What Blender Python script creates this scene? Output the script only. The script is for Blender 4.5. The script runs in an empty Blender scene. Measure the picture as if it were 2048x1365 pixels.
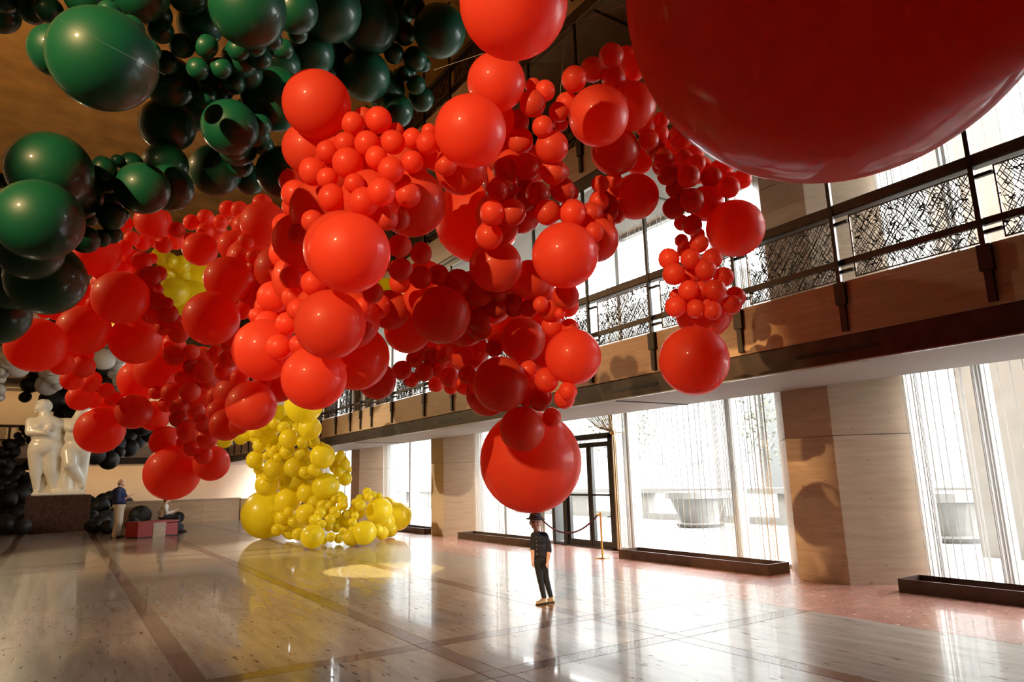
import bpy, bmesh, math, random
import numpy as np
from mathutils import Vector, Matrix
random.seed(7); np.random.seed(7)
S = bpy.context.scene
COL = S.collection
# ------------------------------------------------------------------ camera
YAW, PITCH, ROLL, FPX, CAMH = 0.583263, 0.199687, -0.0264964, 1355.886, 1.5
cy, sy, cp, sp = math.cos(YAW), math.sin(YAW), math.cos(PITCH), math.sin(PITCH)
FW = np.array([sy*cp, cy*cp, sp]); _r = np.array([cy, -sy, 0.0]); _u = np.cross(_r, FW)
RT = _r*math.cos(ROLL) + _u*math.sin(ROLL); UP = np.cross(RT, FW)
CAMP = np.array([0.0, 0.0, CAMH])
cam_d = bpy.data.cameras.new('camera'); cam = bpy.data.objects.new('camera', cam_d); COL.objects.link(cam)
cam_d.sensor_fit = 'HORIZONTAL'; cam_d.sensor_width = 36.0; cam_d.lens = FPX/2048*36
cam_d.clip_start = 0.05; cam_d.clip_end = 500
cam.matrix_world = Matrix(((RT[0], UP[0], -FW[0], 0), (RT[1], UP[1], -FW[1], 0), (RT[2], UP[2], -FW[2], CAMH), (0, 0, 0, 1)))
S.camera = cam
def ray(x, y): return ((x-1024)/FPX)*RT-((y-682.5)/FPX)*UP+FW
# ------------------------------------------------------------------ world, exposure, lights
S.view_settings.view_transform = 'Standard'; S.view_settings.look = 'None'
S.view_settings.gamma = 1.0; S.view_settings.exposure = 0.14; S.view_settings.use_curve_mapping = False
W = bpy.data.worlds.new('overcast_sky'); S.world = W; W.use_nodes = True
bg = W.node_tree.nodes['Background']; bg.inputs[0].default_value = (0.98, 0.985, 1.0, 1); bg.inputs[1].default_value = 19.0
S.cycles.max_bounces = 5; S.cycles.diffuse_bounces = 3; S.cycles.glossy_bounces = 3; S.cycles.use_adaptive_sampling = True; S.cycles.adaptive_threshold = 0.06
S.cycles.transmission_bounces = 5; S.cycles.transparent_max_bounces = 12
S.cycles.sample_clamp_indirect = 8.0; S.cycles.caustics_reflective = False; S.cycles.caustics_refractive = False
def spot(name, loc, target, watts, color, size, blend=0.3, radius=0.12):
    d = bpy.data.lights.new(name, 'SPOT'); d.energy = watts; d.color = color; d.spot_size = math.radians(size)
    d.spot_blend = blend; d.shadow_soft_size = radius
    o = bpy.data.objects.new(name, d); COL.objects.link(o); o.location = loc
    o.rotation_euler = (Vector(target)-Vector(loc)).to_track_quat('-Z', 'Y').to_euler(); return o
def area(name, loc, target, watts, color, sx, sz):
    d = bpy.data.lights.new(name, 'AREA'); d.shape = 'RECTANGLE'; d.size = sx; d.size_y = sz; d.energy = watts; d.color = color
    o = bpy.data.objects.new(name, d); COL.objects.link(o); o.location = loc
    o.rotation_euler = (Vector(target)-Vector(loc)).to_track_quat('-Z', 'Y').to_euler(); return o
WARM = (1.0, 0.63, 0.29)
spot('theatre_spot', (-7.5, -1.0, 6.8), (1.73, 4.99, 3.75), 9500, WARM, 23, 0.3, 0.07)
spot('side_spot', (-9.0, 12.0, 9.0), (0.8, 9.3, 3.4), 5000, WARM, 30, 0.5, 0.08)
spot('statue_spot', (-8.8, 25.5, 8.0), (-0.2, 30.6, 2.9), 2300, (1.0, 0.74, 0.44), 26, 0.5, 0.15)
spot('garland_spot', (-3.0, 35.5, 11.5), (4.4, 13.0, 0.6), 6500, (1.0, 0.8, 0.5), 34, 0.35, 0.12)
spot('pile_fill_spot', (-9.0, 15.0, 9.0), (5.2, 17.4, 1.3), 8500, (1.0, 0.85, 0.6), 24, 0.5, 0.12)  # added fill lamp, brightens the viewer side of the yellow pile
spot('floor_spot', (1.5, 17.0, 13.0), tuple(CAMP+ray(765, 1140)*((0-CAMH)/ray(765, 1140)[2])), 20000, (1.0, 0.80, 0.30), 7.6, 0.06, 0.05)
area('ceiling_fill_light', (-8.6, 17.0, 10.8), (-3.0, 18.5, 13.2), 560, (1.0, 0.60, 0.24), 0.5, 16.0)  # added out-of-view uplight that warms the gold ceiling, no real cove
area('wall_fill_low', (0.0, 39.3, 2.60), (0.0, 41.0, 1.3), 95, (1.0, 0.60, 0.26), 13.0, 0.15)  # added strip under the far balcony, warms the lower end wall
area('wall_fill_high', (-1.0, 39.3, 6.25), (-1.0, 41.0, 4.9), 80, (1.0, 0.60, 0.26), 13.0, 0.15)  # same added fill one level up, for the upper end wall
# ------------------------------------------------------------------ materials
M = {}
def newmat(name):
    m = bpy.data.materials.new(name); m.use_nodes = True; M[name] = m
    nt = m.node_tree; return m, nt, nt.nodes, nt.links, nt.nodes['Principled BSDF']
def simple(name, col, rough=0.5, metal=0.0, spec=0.5, noise=0.0, nscale=20.0):
    m, nt, N, L, p = newmat(name)
    p.inputs['Base Color'].default_value = (*col, 1); p.inputs['Roughness'].default_value = rough
    p.inputs['Metallic'].default_value = metal; p.inputs['Specular IOR Level'].default_value = spec
    if noise > 0:
        g = N.new('ShaderNodeNewGeometry'); n = N.new('ShaderNodeTexNoise'); n.inputs['Scale'].default_value = nscale; n.inputs['Detail'].default_value = 4
        r = N.new('ShaderNodeValToRGB')
        r.color_ramp.elements[0].position = 0.3; r.color_ramp.elements[1].position = 0.7
        r.color_ramp.elements[0].color = (*[c*(1-noise) for c in col], 1); r.color_ramp.elements[1].color = (*[min(1, c*(1+noise)) for c in col], 1)
        L.new(g.outputs['Position'], n.inputs['Vector']); L.new(n.outputs[0], r.inputs[0]); L.new(r.outputs[0], p.inputs['Base Color'])
    return m
def travertine(name, light, dark, vec, pit=0.62, pitcol=(0.12, 0.08, 0.05), rough=0.35, spec=0.4, vary=0.0, pitvec=None, coat=0.0):
    """streaky cream stone with dark pits; vec scales the world position so that the veins run along the small axis"""
    m, nt, N, L, p = newmat(name)
    g = N.new('ShaderNodeNewGeometry'); mp = N.new('ShaderNodeMapping'); mp.inputs['Scale'].default_value = vec
    L.new(g.outputs['Position'], mp.inputs['Vector'])
    n1 = N.new('ShaderNodeTexNoise'); n1.inputs['Scale'].default_value = 1.0; n1.inputs['Detail'].default_value = 5; n1.inputs['Roughness'].default_value = 0.62
    L.new(mp.outputs[0], n1.inputs['Vector'])
    r1 = N.new('ShaderNodeValToRGB'); r1.color_ramp.elements[0].position = 0.32; r1.color_ramp.elements[1].position = 0.68
    r1.color_ramp.elements[0].color = (*dark, 1); r1.color_ramp.elements[1].color = (*light, 1); L.new(n1.outputs[0], r1.inputs[0])
    mp2 = N.new('ShaderNodeMapping'); mp2.inputs['Scale'].default_value = pitvec or tuple(3.2*v for v in vec); L.new(g.outputs['Position'], mp2.inputs['Vector'])
    n2 = N.new('ShaderNodeTexNoise'); n2.inputs['Scale'].default_value = 1.0; n2.inputs['Detail'].default_value = 3; L.new(mp2.outputs[0], n2.inputs['Vector'])
    r2 = N.new('ShaderNodeValToRGB'); r2.color_ramp.elements[0].position = pit; r2.color_ramp.elements[1].position = pit+0.045
    r2.color_ramp.elements[0].color = (0, 0, 0, 1); r2.color_ramp.elements[1].color = (1, 1, 1, 1); L.new(n2.outputs[0], r2.inputs[0])
    mx = N.new('ShaderNodeMixRGB'); L.new(r2.outputs[0], mx.inputs[0]); L.new(r1.outputs[0], mx.inputs[1]); mx.inputs[2].default_value = (*pitcol, 1)
    out = mx.outputs[0]
    if vary > 0:
        oi = N.new('ShaderNodeObjectInfo'); hs = N.new('ShaderNodeHueSaturation'); ma = N.new('ShaderNodeMapRange')
        ma.inputs[3].default_value = 1-vary; ma.inputs[4].default_value = 1+vary
        L.new(oi.outputs['Random'], ma.inputs[0]); L.new(ma.outputs[0], hs.inputs['Value']); L.new(out, hs.inputs['Color']); out = hs.outputs[0]
    L.new(out, p.inputs['Base Color'])
    sm_ = N.new('ShaderNodeMapRange'); sm_.inputs[3].default_value = spec; sm_.inputs[4].default_value = spec*0.1; L.new(r2.outputs[0], sm_.inputs[0]); L.new(sm_.outputs[0], p.inputs['Specular IOR Level'])
    rr = N.new('ShaderNodeMapRange'); rr.inputs[3].default_value = rough; rr.inputs[4].default_value = 1.0 if not coat else rough; L.new(r2.outputs[0], rr.inputs[0]); L.new(rr.outputs[0], p.inputs['Roughness'])
    if coat:
        cm_ = N.new('ShaderNodeMapRange'); cm_.inputs[3].default_value = coat; cm_.inputs[4].default_value = 0.0; L.new(r2.outputs[0], cm_.inputs[0]); L.new(cm_.outputs[0], p.inputs['Coat Weight']); p.inputs['Coat Roughness'].default_value = 0.05
    b = N.new('ShaderNodeBump'); b.inputs['Strength'].default_value = 0.04; b.inputs['Distance'].default_value = 0.004; b.invert = True
    L.new(r2.outputs[0], b.inputs['Height'])
    if not coat: L.new(b.outputs[0], p.inputs['Normal'])
    return m
travertine('floor_stone', (0.40, 0.35, 0.31), (0.27, 0.225, 0.19), (7, 0.9, 7), 0.64, (0.09, 0.06, 0.045), 0.24, 0.5, 0.10, (24, 4.5, 20), 0.38)
travertine('floor_band_stone', (0.20, 0.105, 0.075), (0.115, 0.055, 0.04), (3, 3, 3), 0.70, (0.42, 0.36, 0.30), 0.24, 0.55, 0.1, (18, 18, 18), 0.38)
travertine('floor_pink_stone', (0.50, 0.25, 0.20), (0.33, 0.14, 0.105), (2.2, 2.2, 2.2), 0.64, (0.52, 0.36, 0.31), 0.24, 0.55, 0.08, (11, 11, 11), 0.38)
travertine('pier_stone', (0.52, 0.395, 0.285), (0.43, 0.315, 0.22), (1.7, 1.7, 17), 0.70, (0.10, 0.07, 0.045), 0.5, 0.3, 0.06, (9, 9, 60))
travertine('wall_stone', (0.50, 0.36, 0.235), (0.38, 0.26, 0.165), (1.2, 1.2, 20), 0.72, (0.12, 0.08, 0.05), 0.5, 0.3, 0.05, (8, 8, 50))
travertine('band_stone', (0.56, 0.39, 0.255), (0.44, 0.29, 0.185), (3, 1.2, 22), 0.71, (0.12, 0.08, 0.05), 0.45, 0.3, 0.0, (22, 9, 60))
simple('joint', (0.10, 0.07, 0.05), 0.6)
simple('bronze', (0.060, 0.040, 0.030), 0.42, 0.55, 0.5, 0.25, 6)
simple('bronze_trough', (0.085, 0.050, 0.038), 0.38, 0.4, 0.5, 0.2, 5)
simple('dark_metal', (0.045, 0.036, 0.032), 0.35, 0.7)
simple('screen_wire', (0.085, 0.055, 0.035), 0.4, 0.7)
simple('steel', (0.30, 0.31, 0.32), 0.3, 0.85)
simple('mullion_metal', (0.34, 0.33, 0.31), 0.4, 0.5)
simple('door_metal', (0.055, 0.052, 0.050), 0.35, 0.5)
simple('brass', (0.80, 0.53, 0.18), 0.22, 1.0)
simple('soffit_paint', (0.345, 0.315, 0.28), 0.75, noise=0.03, nscale=1.5)
simple('slot_black', (0.012, 0.010, 0.010), 0.6)
simple('cream_wall', (0.66, 0.56, 0.42), 0.8, noise=0.06, nscale=0.7)
simple('gold_ceiling_leaf', (0.60, 0.33, 0.085), 0.55, 0.15, 0.5, 0.22, 1.3)
simple('left_wall_plaster', (0.32, 0.24, 0.17), 0.8)
simple('curtain_bundle_metal', (0.62, 0.45, 0.26), 0.4, 0.6)
simple('velvet_rope', (0.085, 0.012, 0.022), 0.85)
simple('statue_marble', (0.74, 0.68, 0.56), 0.25, 0, 0.5, 0.05, 3)
simple('pedestal_stone', (0.050, 0.026, 0.020), 0.22, 0, 0.5, 0.3, 9)
simple('red_upholstery', (0.33, 0.022, 0.018), 0.5, 0, 0.4, 0.12, 25)
simple('red_cloth', (0.42, 0.02, 0.025), 0.9)
simple('skin', (0.74, 0.44, 0.33), 0.5)
simple('hair_dark', (0.03, 0.02, 0.016), 0.6)
simple('hair_grey', (0.35, 0.31, 0.28), 0.7)
simple('hat_felt', (0.085, 0.075, 0.085), 0.9)
simple('navy_shirt', (0.012, 0.014, 0.026), 0.8)
simple('dark_jeans', (0.012, 0.014, 0.022), 0.8)
simple('gold_leather', (0.75, 0.55, 0.33), 0.3, 0.6)
simple('navy_sweater', (0.018, 0.028, 0.085), 0.9)
simple('khaki', (0.56, 0.47, 0.35), 0.85)
simple('black_leather', (0.012, 0.011, 0.011), 0.35)
simple('white_shirt', (0.62, 0.59, 0.55), 0.85)
simple('eye', (0.02, 0.015, 0.012), 0.15)
simple('lips', (0.50, 0.17, 0.15), 0.5)
simple('button_white', (0.8, 0.78, 0.75), 0.4)
simple('nylon_line', (0.75, 0.75, 0.75), 0.4)
simple('terrace_stone', (0.24, 0.236, 0.23), 0.8, noise=0.04, nscale=2)
simple('terrace_wall_stone', (0.25, 0.243, 0.23), 0.8, noise=0.08, nscale=4)
simple('column_stone', (0.46, 0.445, 0.42), 0.8, noise=0.08, nscale=3)
simple('facade_white', (0.17, 0.167, 0.16), 0.8, noise=0.03, nscale=0.8)
simple('facade_window', (0.075, 0.085, 0.092), 0.25)
simple('foliage', (0.12, 0.125, 0.10), 0.9, noise=0.3, nscale=8)
simple('bark', (0.16, 0.12, 0.09), 0.9)
m, nt, N, L, p = newmat('window_glass')
tr = N.new('ShaderNodeBsdfTransparent'); tr.inputs[0].default_value = (0.96, 0.98, 0.97, 1); gl = N.new('ShaderNodeBsdfGlossy'); gl.inputs['Roughness'].default_value = 0.02
fr = N.new('ShaderNodeLayerWeight'); fr.inputs[0].default_value = 0.5; pw_ = N.new('ShaderNodeMath'); pw_.operation = 'POWER'; pw_.inputs[1].default_value = 5.0; L.new(fr.outputs['Facing'], pw_.inputs[0]); mx = N.new('ShaderNodeMixShader')
L.new(pw_.outputs[0], mx.inputs[0]); L.new(tr.outputs[0], mx.inputs[1]); L.new(gl.outputs[0], mx.inputs[2]); L.new(mx.outputs[0], N['Material Output'].inputs[0])
m, nt, N, L, p = newmat('curtain_chain')          # glinting ball chain: light also comes through between the beads
p.inputs['Base Color'].default_value = (0.8, 0.78, 0.74, 1); p.inputs['Roughness'].default_value = 0.4
t = N.new('ShaderNodeBsdfTranslucent'); t.inputs[0].default_value = (0.85, 0.84, 0.81, 1); mx = N.new('ShaderNodeMixShader'); mx.inputs[0].default_value = 0.15
L.new(p.outputs[0], mx.inputs[1]); L.new(t.outputs[0], mx.inputs[2]); L.new(mx.outputs[0], N['Material Output'].inputs[0])
def latex(name, col, tcol, trans, _see, rough=0.32, coat=0.3):
    """rubber skin: diffuse-glossy, partly translucent"""
    m, nt, N, L, p = newmat(name)
    oi = N.new('ShaderNodeObjectInfo'); hs = N.new('ShaderNodeHueSaturation'); ma = N.new('ShaderNodeMapRange')
    ma.inputs[3].default_value = 0.88; ma.inputs[4].default_value = 1.1; hs.inputs['Color'].default_value = (*col, 1)
    L.new(oi.outputs['Random'], ma.inputs[0]); L.new(ma.outputs[0], hs.inputs['Value']); L.new(hs.outputs[0], p.inputs['Base Color'])
    p.inputs['Roughness'].default_value = rough; p.inputs['Specular IOR Level'].default_value = 0.35; p.inputs['Coat Weight'].default_value = coat; p.inputs['Coat Roughness'].default_value = 0.09
    t = N.new('ShaderNodeBsdfTranslucent'); t.inputs[0].default_value = (*tcol, 1)
    a = N.new('ShaderNodeMixShader'); a.inputs[0].default_value = trans; L.new(p.outputs[0], a.inputs[1]); L.new(t.outputs[0], a.inputs[2])
    L.new(a.outputs[0], N['Material Output'].inputs[0]); return m
latex('red_latex', (0.77, 0.092, 0.044), (0.98, 0.105, 0.05), 0.60, 0.0, 0.5)
latex('green_latex', (0.004, 0.085, 0.042), (0.003, 0.08, 0.035), 0.10, 0.0, 0.45)
latex('yellow_latex', (0.90, 0.74, 0.03), (0.99, 0.84, 0.03), 0.55, 0.0)
latex('white_latex', (0.78, 0.75, 0.68), (0.8, 0.75, 0.65), 0.25, 0.0)
latex('black_latex', (0.006, 0.0065, 0.007), (0.0, 0.0, 0.0), 0.0, 0.0, 0.6, 0.05)
# ------------------------------------------------------------------ mesh helpers
class MB:
    """collects geometry; build() links it as one mesh object"""
    def __init__(s): s.v = []; s.f = []
    def add(s, v, f):
        o = len(s.v); s.v += [tuple(map(float, q)) for q in v]; s.f += [tuple(o+i for i in q) for q in f]; return s
    def box(s, a, b, bev=0.0):
        x0, y0, z0 = a; x1, y1, z1 = b
        if bev <= 0:
            return s.add([(x0, y0, z0), (x1, y0, z0), (x1, y1, z0), (x0, y1, z0), (x0, y0, z1), (x1, y0, z1), (x1, y1, z1), (x0, y1, z1)],
                         [(0, 3, 2, 1), (4, 5, 6, 7), (0, 1, 5, 4), (1, 2, 6, 5), (2, 3, 7, 6), (3, 0, 4, 7)])
        e = bev; vs = []
        for z, i in ((z0, e), (z0+e, 0), (z1-e, 0), (z1, e)):
            vs += [(x0+i, y0+i, z), (x1-i, y0+i, z), (x1-i, y1-i, z), (x0+i, y1-i, z)]
        fs = [(3, 2, 1, 0), (12, 13, 14, 15)]
        for k in range(3):
            for j in range(4): fs.append((4*k+j, 4*k+(j+1) % 4, 4*k+4+(j+1) % 4, 4*k+4+j))
        return s.add(vs, fs)
    def prism(s, pts, z0, z1):
        n = len(pts); v = [(x, y, z0) for x, y in pts]+[(x, y, z1) for x, y in pts]
        return s.add(v, [tuple(range(n-1, -1, -1)), tuple(range(n, 2*n))]+[(i, (i+1) % n, n+(i+1) % n, n+i) for i in range(n)])
    def tube(s, pts, r, n=8, cap=True):
        pts = [Vector(p) for p in pts]; rs = r if isinstance(r, (list, tuple)) else [r]*len(pts); v = []; f = []
        for i, p in enumerate(pts):
            d = (pts[min(i+1, len(pts)-1)]-pts[max(i-1, 0)]).normalized()
            a = d.orthogonal().normalized() if i == 0 else (pa - d*pa.dot(d)).normalized()
            pa = a; b = d.cross(a)
            for k in range(n):
                t = 2*math.pi*k/n; v.append(p+(a*math.cos(t)+b*math.sin(t))*rs[i])
        for i in range(len(pts)-1):
            for k in range(n): f.append((i*n+k, i*n+(k+1) % n, (i+1)*n+(k+1) % n, (i+1)*n+k))
        if cap: f += [tuple(range(n-1, -1, -1)), tuple(range((len(pts)-1)*n, len(pts)*n))]
        return s.add(v, f)
    def lathe(s, prof, loc=(0, 0, 0), n=20):
        v = []; f = []
        for r, z in prof:
            for k in range(n):
                t = 2*math.pi*k/n; v.append((loc[0]+r*math.cos(t), loc[1]+r*math.sin(t), loc[2]+z))
        for i in range(len(prof)-1):
            for k in range(n): f.append((i*n+k, i*n+(k+1) % n, (i+1)*n+(k+1) % n, (i+1)*n+k))
        f += [tuple(range(n-1, -1, -1)), tuple(range((len(prof)-1)*n, len(prof)*n))]
        return s.add(v, f)
    def capsule(s, p0, p1, r0, r1, n=12, sq=None):
        p0, p1 = Vector(p0), Vector(p1); d = p1-p0; ln = d.length
        q = d.to_track_quat('Z', 'Y') if ln > 1e-6 else Matrix.Identity(3).to_quaternion()
        prof = [(r0*math.cos(a), r0*math.sin(a)) for a in np.linspace(-math.pi/2+0.02, 0, 5)]
        prof += [(r1*math.cos(a), ln+r1*math.sin(a)) for a in np.linspace(0, math.pi/2-0.02, 5)]
        t = MB().lathe(prof, n=n); e = sq or (1, 1, 1)
        return s.add([p0+q @ Vector((x*e[0], y*e[1], z)) for x, y, z in t.v], t.f)
    def ellipsoid(s, c, r, rot=None, n=16):
        t = MB().lathe([(math.cos(a), math.sin(a)) for a in np.linspace(-math.pi/2+0.02, math.pi/2-0.02, 10)], n=n)
        R = rot or Matrix.Identity(3)
        return s.add([Vector(c)+R @ Vector((x*r[0], y*r[1], z*r[2])) for x, y, z in t.v], t.f)
    def mesh(s, name, mat=None, smooth=False):
        me = bpy.data.meshes.new(name); me.from_pydata(s.v, [], s.f); me.update()
        if mat: me.materials.append(M[mat])
        if smooth: me.polygons.foreach_set('use_smooth', [True]*len(me.polygons))
        return me
    def build(s, name, mat, parent=None, smooth=False):
        return link(name, s.mesh(name, mat, smooth), parent)
def link(name, me, parent=None, loc=(0, 0, 0)):
    o = bpy.data.objects.new(name, me); COL.objects.link(o); o.location = loc
    if parent is not None:
        o.parent = parent
        if loc == (0, 0, 0): o.matrix_parent_inverse = parent.matrix_basis.inverted()
    return o
def tag(o, label=None, cat=None, group=None, kind=None):
    if label: o['label'] = label
    if cat: o['category'] = cat
    if group: o['group'] = group
    if kind: o['kind'] = kind
    return o
def empty(name, loc=(0, 0, 0), label=None, cat=None, group=None, kind=None):
    o = bpy.data.objects.new(name, None); COL.objects.link(o); o.location = loc; o.empty_display_size = 0.1
    return tag(o, label, cat, group, kind)
def remeshed(mb, name, mat, voxel, parent=None, smooth_it=4, fac=0.5):
    """fuse overlapping shapes into one continuous surface"""
    o = bpy.data.objects.new(name, mb.mesh(name)); COL.objects.link(o)
    r = o.modifiers.new('r', 'REMESH'); r.mode = 'VOXEL'; r.voxel_size = voxel
    s = o.modifiers.new('s', 'SMOOTH'); s.iterations = smooth_it; s.factor = fac
    dg = bpy.context.evaluated_depsgraph_get(); me = bpy.data.meshes.new_from_object(o.evaluated_get(dg))
    old = o.data; bpy.data.objects.remove(o); bpy.data.meshes.remove(old)
    me.materials.clear(); me.materials.append(M[mat]); me.polygons.foreach_set('use_smooth', [True]*len(me.polygons)); me.name = name
    return link(name, me, parent)
def at_depth(x, y, d): return CAMP+d*ray(x, y)
def on_floor(x, y, z=0.0):
    d = ray(x, y); return CAMP+d*((z-CAMH)/d[2])
# ------------------------------------------------------------------ floor
XL, XR, YN, YF, ZC = -9.5, 9.9, -14.0, 41.0, 13.2
floor = tag(MB().box((XL-.3, YN, -0.3), (XR, YF, -0.010)).build('floor', 'joint'), 'polished travertine floor of cream slabs with dark red bands', kind='structure')
def piece(name, x0, x1, y0, y1, mat, cache={}):
    k = (name, round(x1-x0, 3), round(y1-y0, 3), mat)
    if k not in cache:
        w, d = (x1-x0)/2-0.0045, (y1-y0)/2-0.0045
        cache[k] = MB().box((-w, -d, -0.02), (w, d, 0.0)).mesh(name, mat)
    link(name, cache[k], floor, ((x0+x1)/2, (y0+y1)/2, 0.0))
lx = [-8.87, -6.89, -4.91, -2.93, -0.95, 1.02, 2.985, 4.96, 6.95]
rows = []; tb = []
for pc in (-5.6, 5.49, 16.66, 27.75, 38.85):
    tb += [pc-0.6, pc+0.6]
tb = [t for t in tb if t < YF-0.2]
edges = [(YN, None)]
yb = -2.5
bands_y = [t for t in tb if t > yb]
cuts = [yb]
prev = yb
segs = []                                     # slab rows (y0, y1) between bands
for t in bands_y+[YF]:
    a, b = prev, (t-0.1 if t < YF else YF)
    n = max(1, round((b-a)/2.43)); segs += [(a+(b-a)*i/n, a+(b-a)*(i+1)/n) for i in range(n)]
    prev = t+0.1
colsx = [(XL-.3, lx[0]-0.09)]+[(lx[i]+0.09, lx[i+1]-(0.09 if i < len(lx)-2 else 0.0)) for i in range(len(lx)-1)]
for x0, x1 in colsx:
    for y0, y1 in segs: piece('floor_slab', x0, x1, y0, y1, 'floor_stone')
    for t in bands_y: piece('floor_band', x0, x1, t-0.1, t+0.1, 'floor_band_stone')
for x in lx[:-1]:
    yy = sorted([s for s in segs]+[(t-0.1, t+0.1) for t in bands_y])
    for y0, y1 in yy: piece('floor_band', x-0.09, x+0.09, y0, y1, 'floor_band_stone')
for y0, y1 in segs+[(t-0.1, t+0.1) for t in bands_y]:
    piece('border_slab', 6.95, 8.35, y0, y1, 'floor_pink_stone'); piece('border_slab', 8.35, XR, y0, y1, 'floor_pink_stone')
piece('floor_slab', XL-.3, XR, YN, yb, 'floor_stone')
# ------------------------------------------------------------------ room shell
def struct(name, mb, mat, label=None, parent=None): return tag(mb.build(name, mat, parent), label, kind='structure' if parent is None else None)
struct('wall_left', MB().box((XL-0.3, YN, 0), (XL, YF, ZC)), 'left_wall_plaster', 'brown wall on the window-less long side')
struct('wall_front', MB().box((XL-0.3, YN-0.3, 0), (XR, YN, ZC)), 'left_wall_plaster', 'brown end wall behind the viewer')
struct('wall_back', MB().box((XL-0.3, YF, 0), (XR, YF+0.3, ZC)), 'cream_wall', 'cream far end wall behind the statue')
struct('ceiling', MB().box((XL-0.3, YN, ZC), (XR+0.2, YF+0.3, ZC+0.3)), 'gold_ceiling_leaf', 'gold leaf ceiling above the balloons')
RING = [(2.65, 2.955, 3.547), (6.32, 6.57, 7.22), (9.60, 9.85, 10.60)]
XB, XS, XG, YB = 7.12, 8.8, 9.75, 38.0       # balcony front, soffit end, glass plane, back balcony front
wr = empty('wall_right', (9.9, 12, 0), 'window wall of stone piers and glazing', None, None, 'structure')
sills = []
for k, (zb, z0, z1) in enumerate(RING[:2]):
    MB().box((9.60, YN, z0), (9.90, YF, z1-0.02)).build('spandrel', 'band_stone', wr)
MB().box((9.60, YN, RING[1][2]-0.02), (9.90, YF, ZC)).build('blanking_panel', 'band_stone', wr)  # solid in place of upper windows, added to dim the top soffit
# piers of stacked travertine panels
PIERS = [(-1.25, -0.5), (5.46, 6.21), (17.02, 17.79), (23.47, 24.29), (30.0, 30.8), (36.5, 37.3)]
pn = {-1.25: 'travertine pier just right of the frame', 5.46: 'nearest travertine pier with red light on its front face', 17.02: 'travertine pier left of the dangling big red balloon', 23.47: 'travertine pier partly hidden by the yellow balloons', 30.0: 'far travertine pier behind the yellow balloons', 36.5: 'farthest travertine pier by the end wall', -7.7: 'travertine pier behind the viewer'}
zc = [0, 1.96, 3.90, 5.85, 7.80, 9.75, 11.6, ZC]
for y0, y1 in PIERS:
    pr = tag(MB().prism([(8.87, y0+0.02), (9.9, y0-0.70), (9.9, y1+0.70), (8.87, y1-0.02)], 0, ZC).build('pier', 'joint'), pn[y0], None, None, 'structure')
    for i in range(len(zc)-1):
        a, b = zc[i]+(0.004 if i else 0), zc[i+1]-0.004
        MB().prism([(8.85, y0), (8.88, y0), (8.88, y1), (8.85, y1)], a, b).build('stone_panel', 'pier_stone', pr)
        for yy, s in ((y0, -1), (y1, 1)):
            q = [(8.85, yy), (9.62, yy+s*0.66), (9.62, yy+s*0.62), (8.88, yy-s*0.02)]
            MB().prism(q if s > 0 else q[::-1], a, b).build('stone_panel', 'pier_stone', pr)
        for yy, s in ((y0, -1), (y1, 1)):
            q = [(9.625, yy+s*0.66), (9.90, yy+s*0.72), (9.90, yy+s*0.6), (9.625, yy+s*0.6)]
            MB().prism(q if s > 0 else q[::-1], a, b).build('edge_strip', 'mullion_metal', pr)
# windows: per bay and level
BAYS = [None, (0.25, 4.74, [0.9, 2.45, 3.90]), (6.93, 16.28, [7.84, 10.42, 13.04, 15.1]), (18.52, 22.72, [20.9]), (25.05, 29.25, [27.1]), (31.55, 35.75, [33.6])]
LV = [(0.0, 2.95), (3.547, 6.57)]
wi = 0; window_objs = {}
where = {0: 'behind the viewer', 1: 'right of the nearest pier', 2: 'between the nearest pier and the next one', 3: 'behind the yellow balloons', 4: 'beyond the yellow balloons', 5: 'at the far end'}
lvn = ['tall ground floor window', 'first balcony window', 'second balcony window']
MB().box((9.60, YN, 0), (9.90, -1.9, ZC)).build('blanking_panel', 'pier_stone', wr)  # unseen blank wall added over near bays, blocks daylight on balloon fronts
for bi, bay in enumerate(BAYS):
    if bay is None: continue
    a, b, mu = bay
    for li, (z0, z1) in enumerate(LV):
        wi += 1
        w = empty('window_%d' % wi, (XG, (a+b)/2, z0), lvn[li]+' '+where[bi], None, None, 'structure'); window_objs[(bi, li)] = w
        MB().box((9.68, a, z0), (9.84, b, z0+0.06)).build('window_sill', 'mullion_metal', w)
        MB().box((9.68, a, z1-0.08), (9.84, b, z1)).build('window_head', 'mullion_metal', w)
        ys = [a]+mu+[b]
        if bi == 2 and li == 0: ys = [6.93, 7.84, 10.42, 10.90, 13.04, 15.1, 16.28]
        for i in range(len(ys)-1):
            zlo = z0+0.06
            if bi == 2 and li == 0 and abs(ys[i]-10.90) < 1e-6: zlo = 2.42
            MB().box((9.755, ys[i], zlo), (9.765, ys[i+1], z1-0.08)).build('pane', 'window_glass', w)
        for y in ys[1:-1]:
            MB().box((9.62, y-0.055, z0), (9.88, y+0.055, z1)).build('mullion', 'mullion_metal', w)
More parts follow.
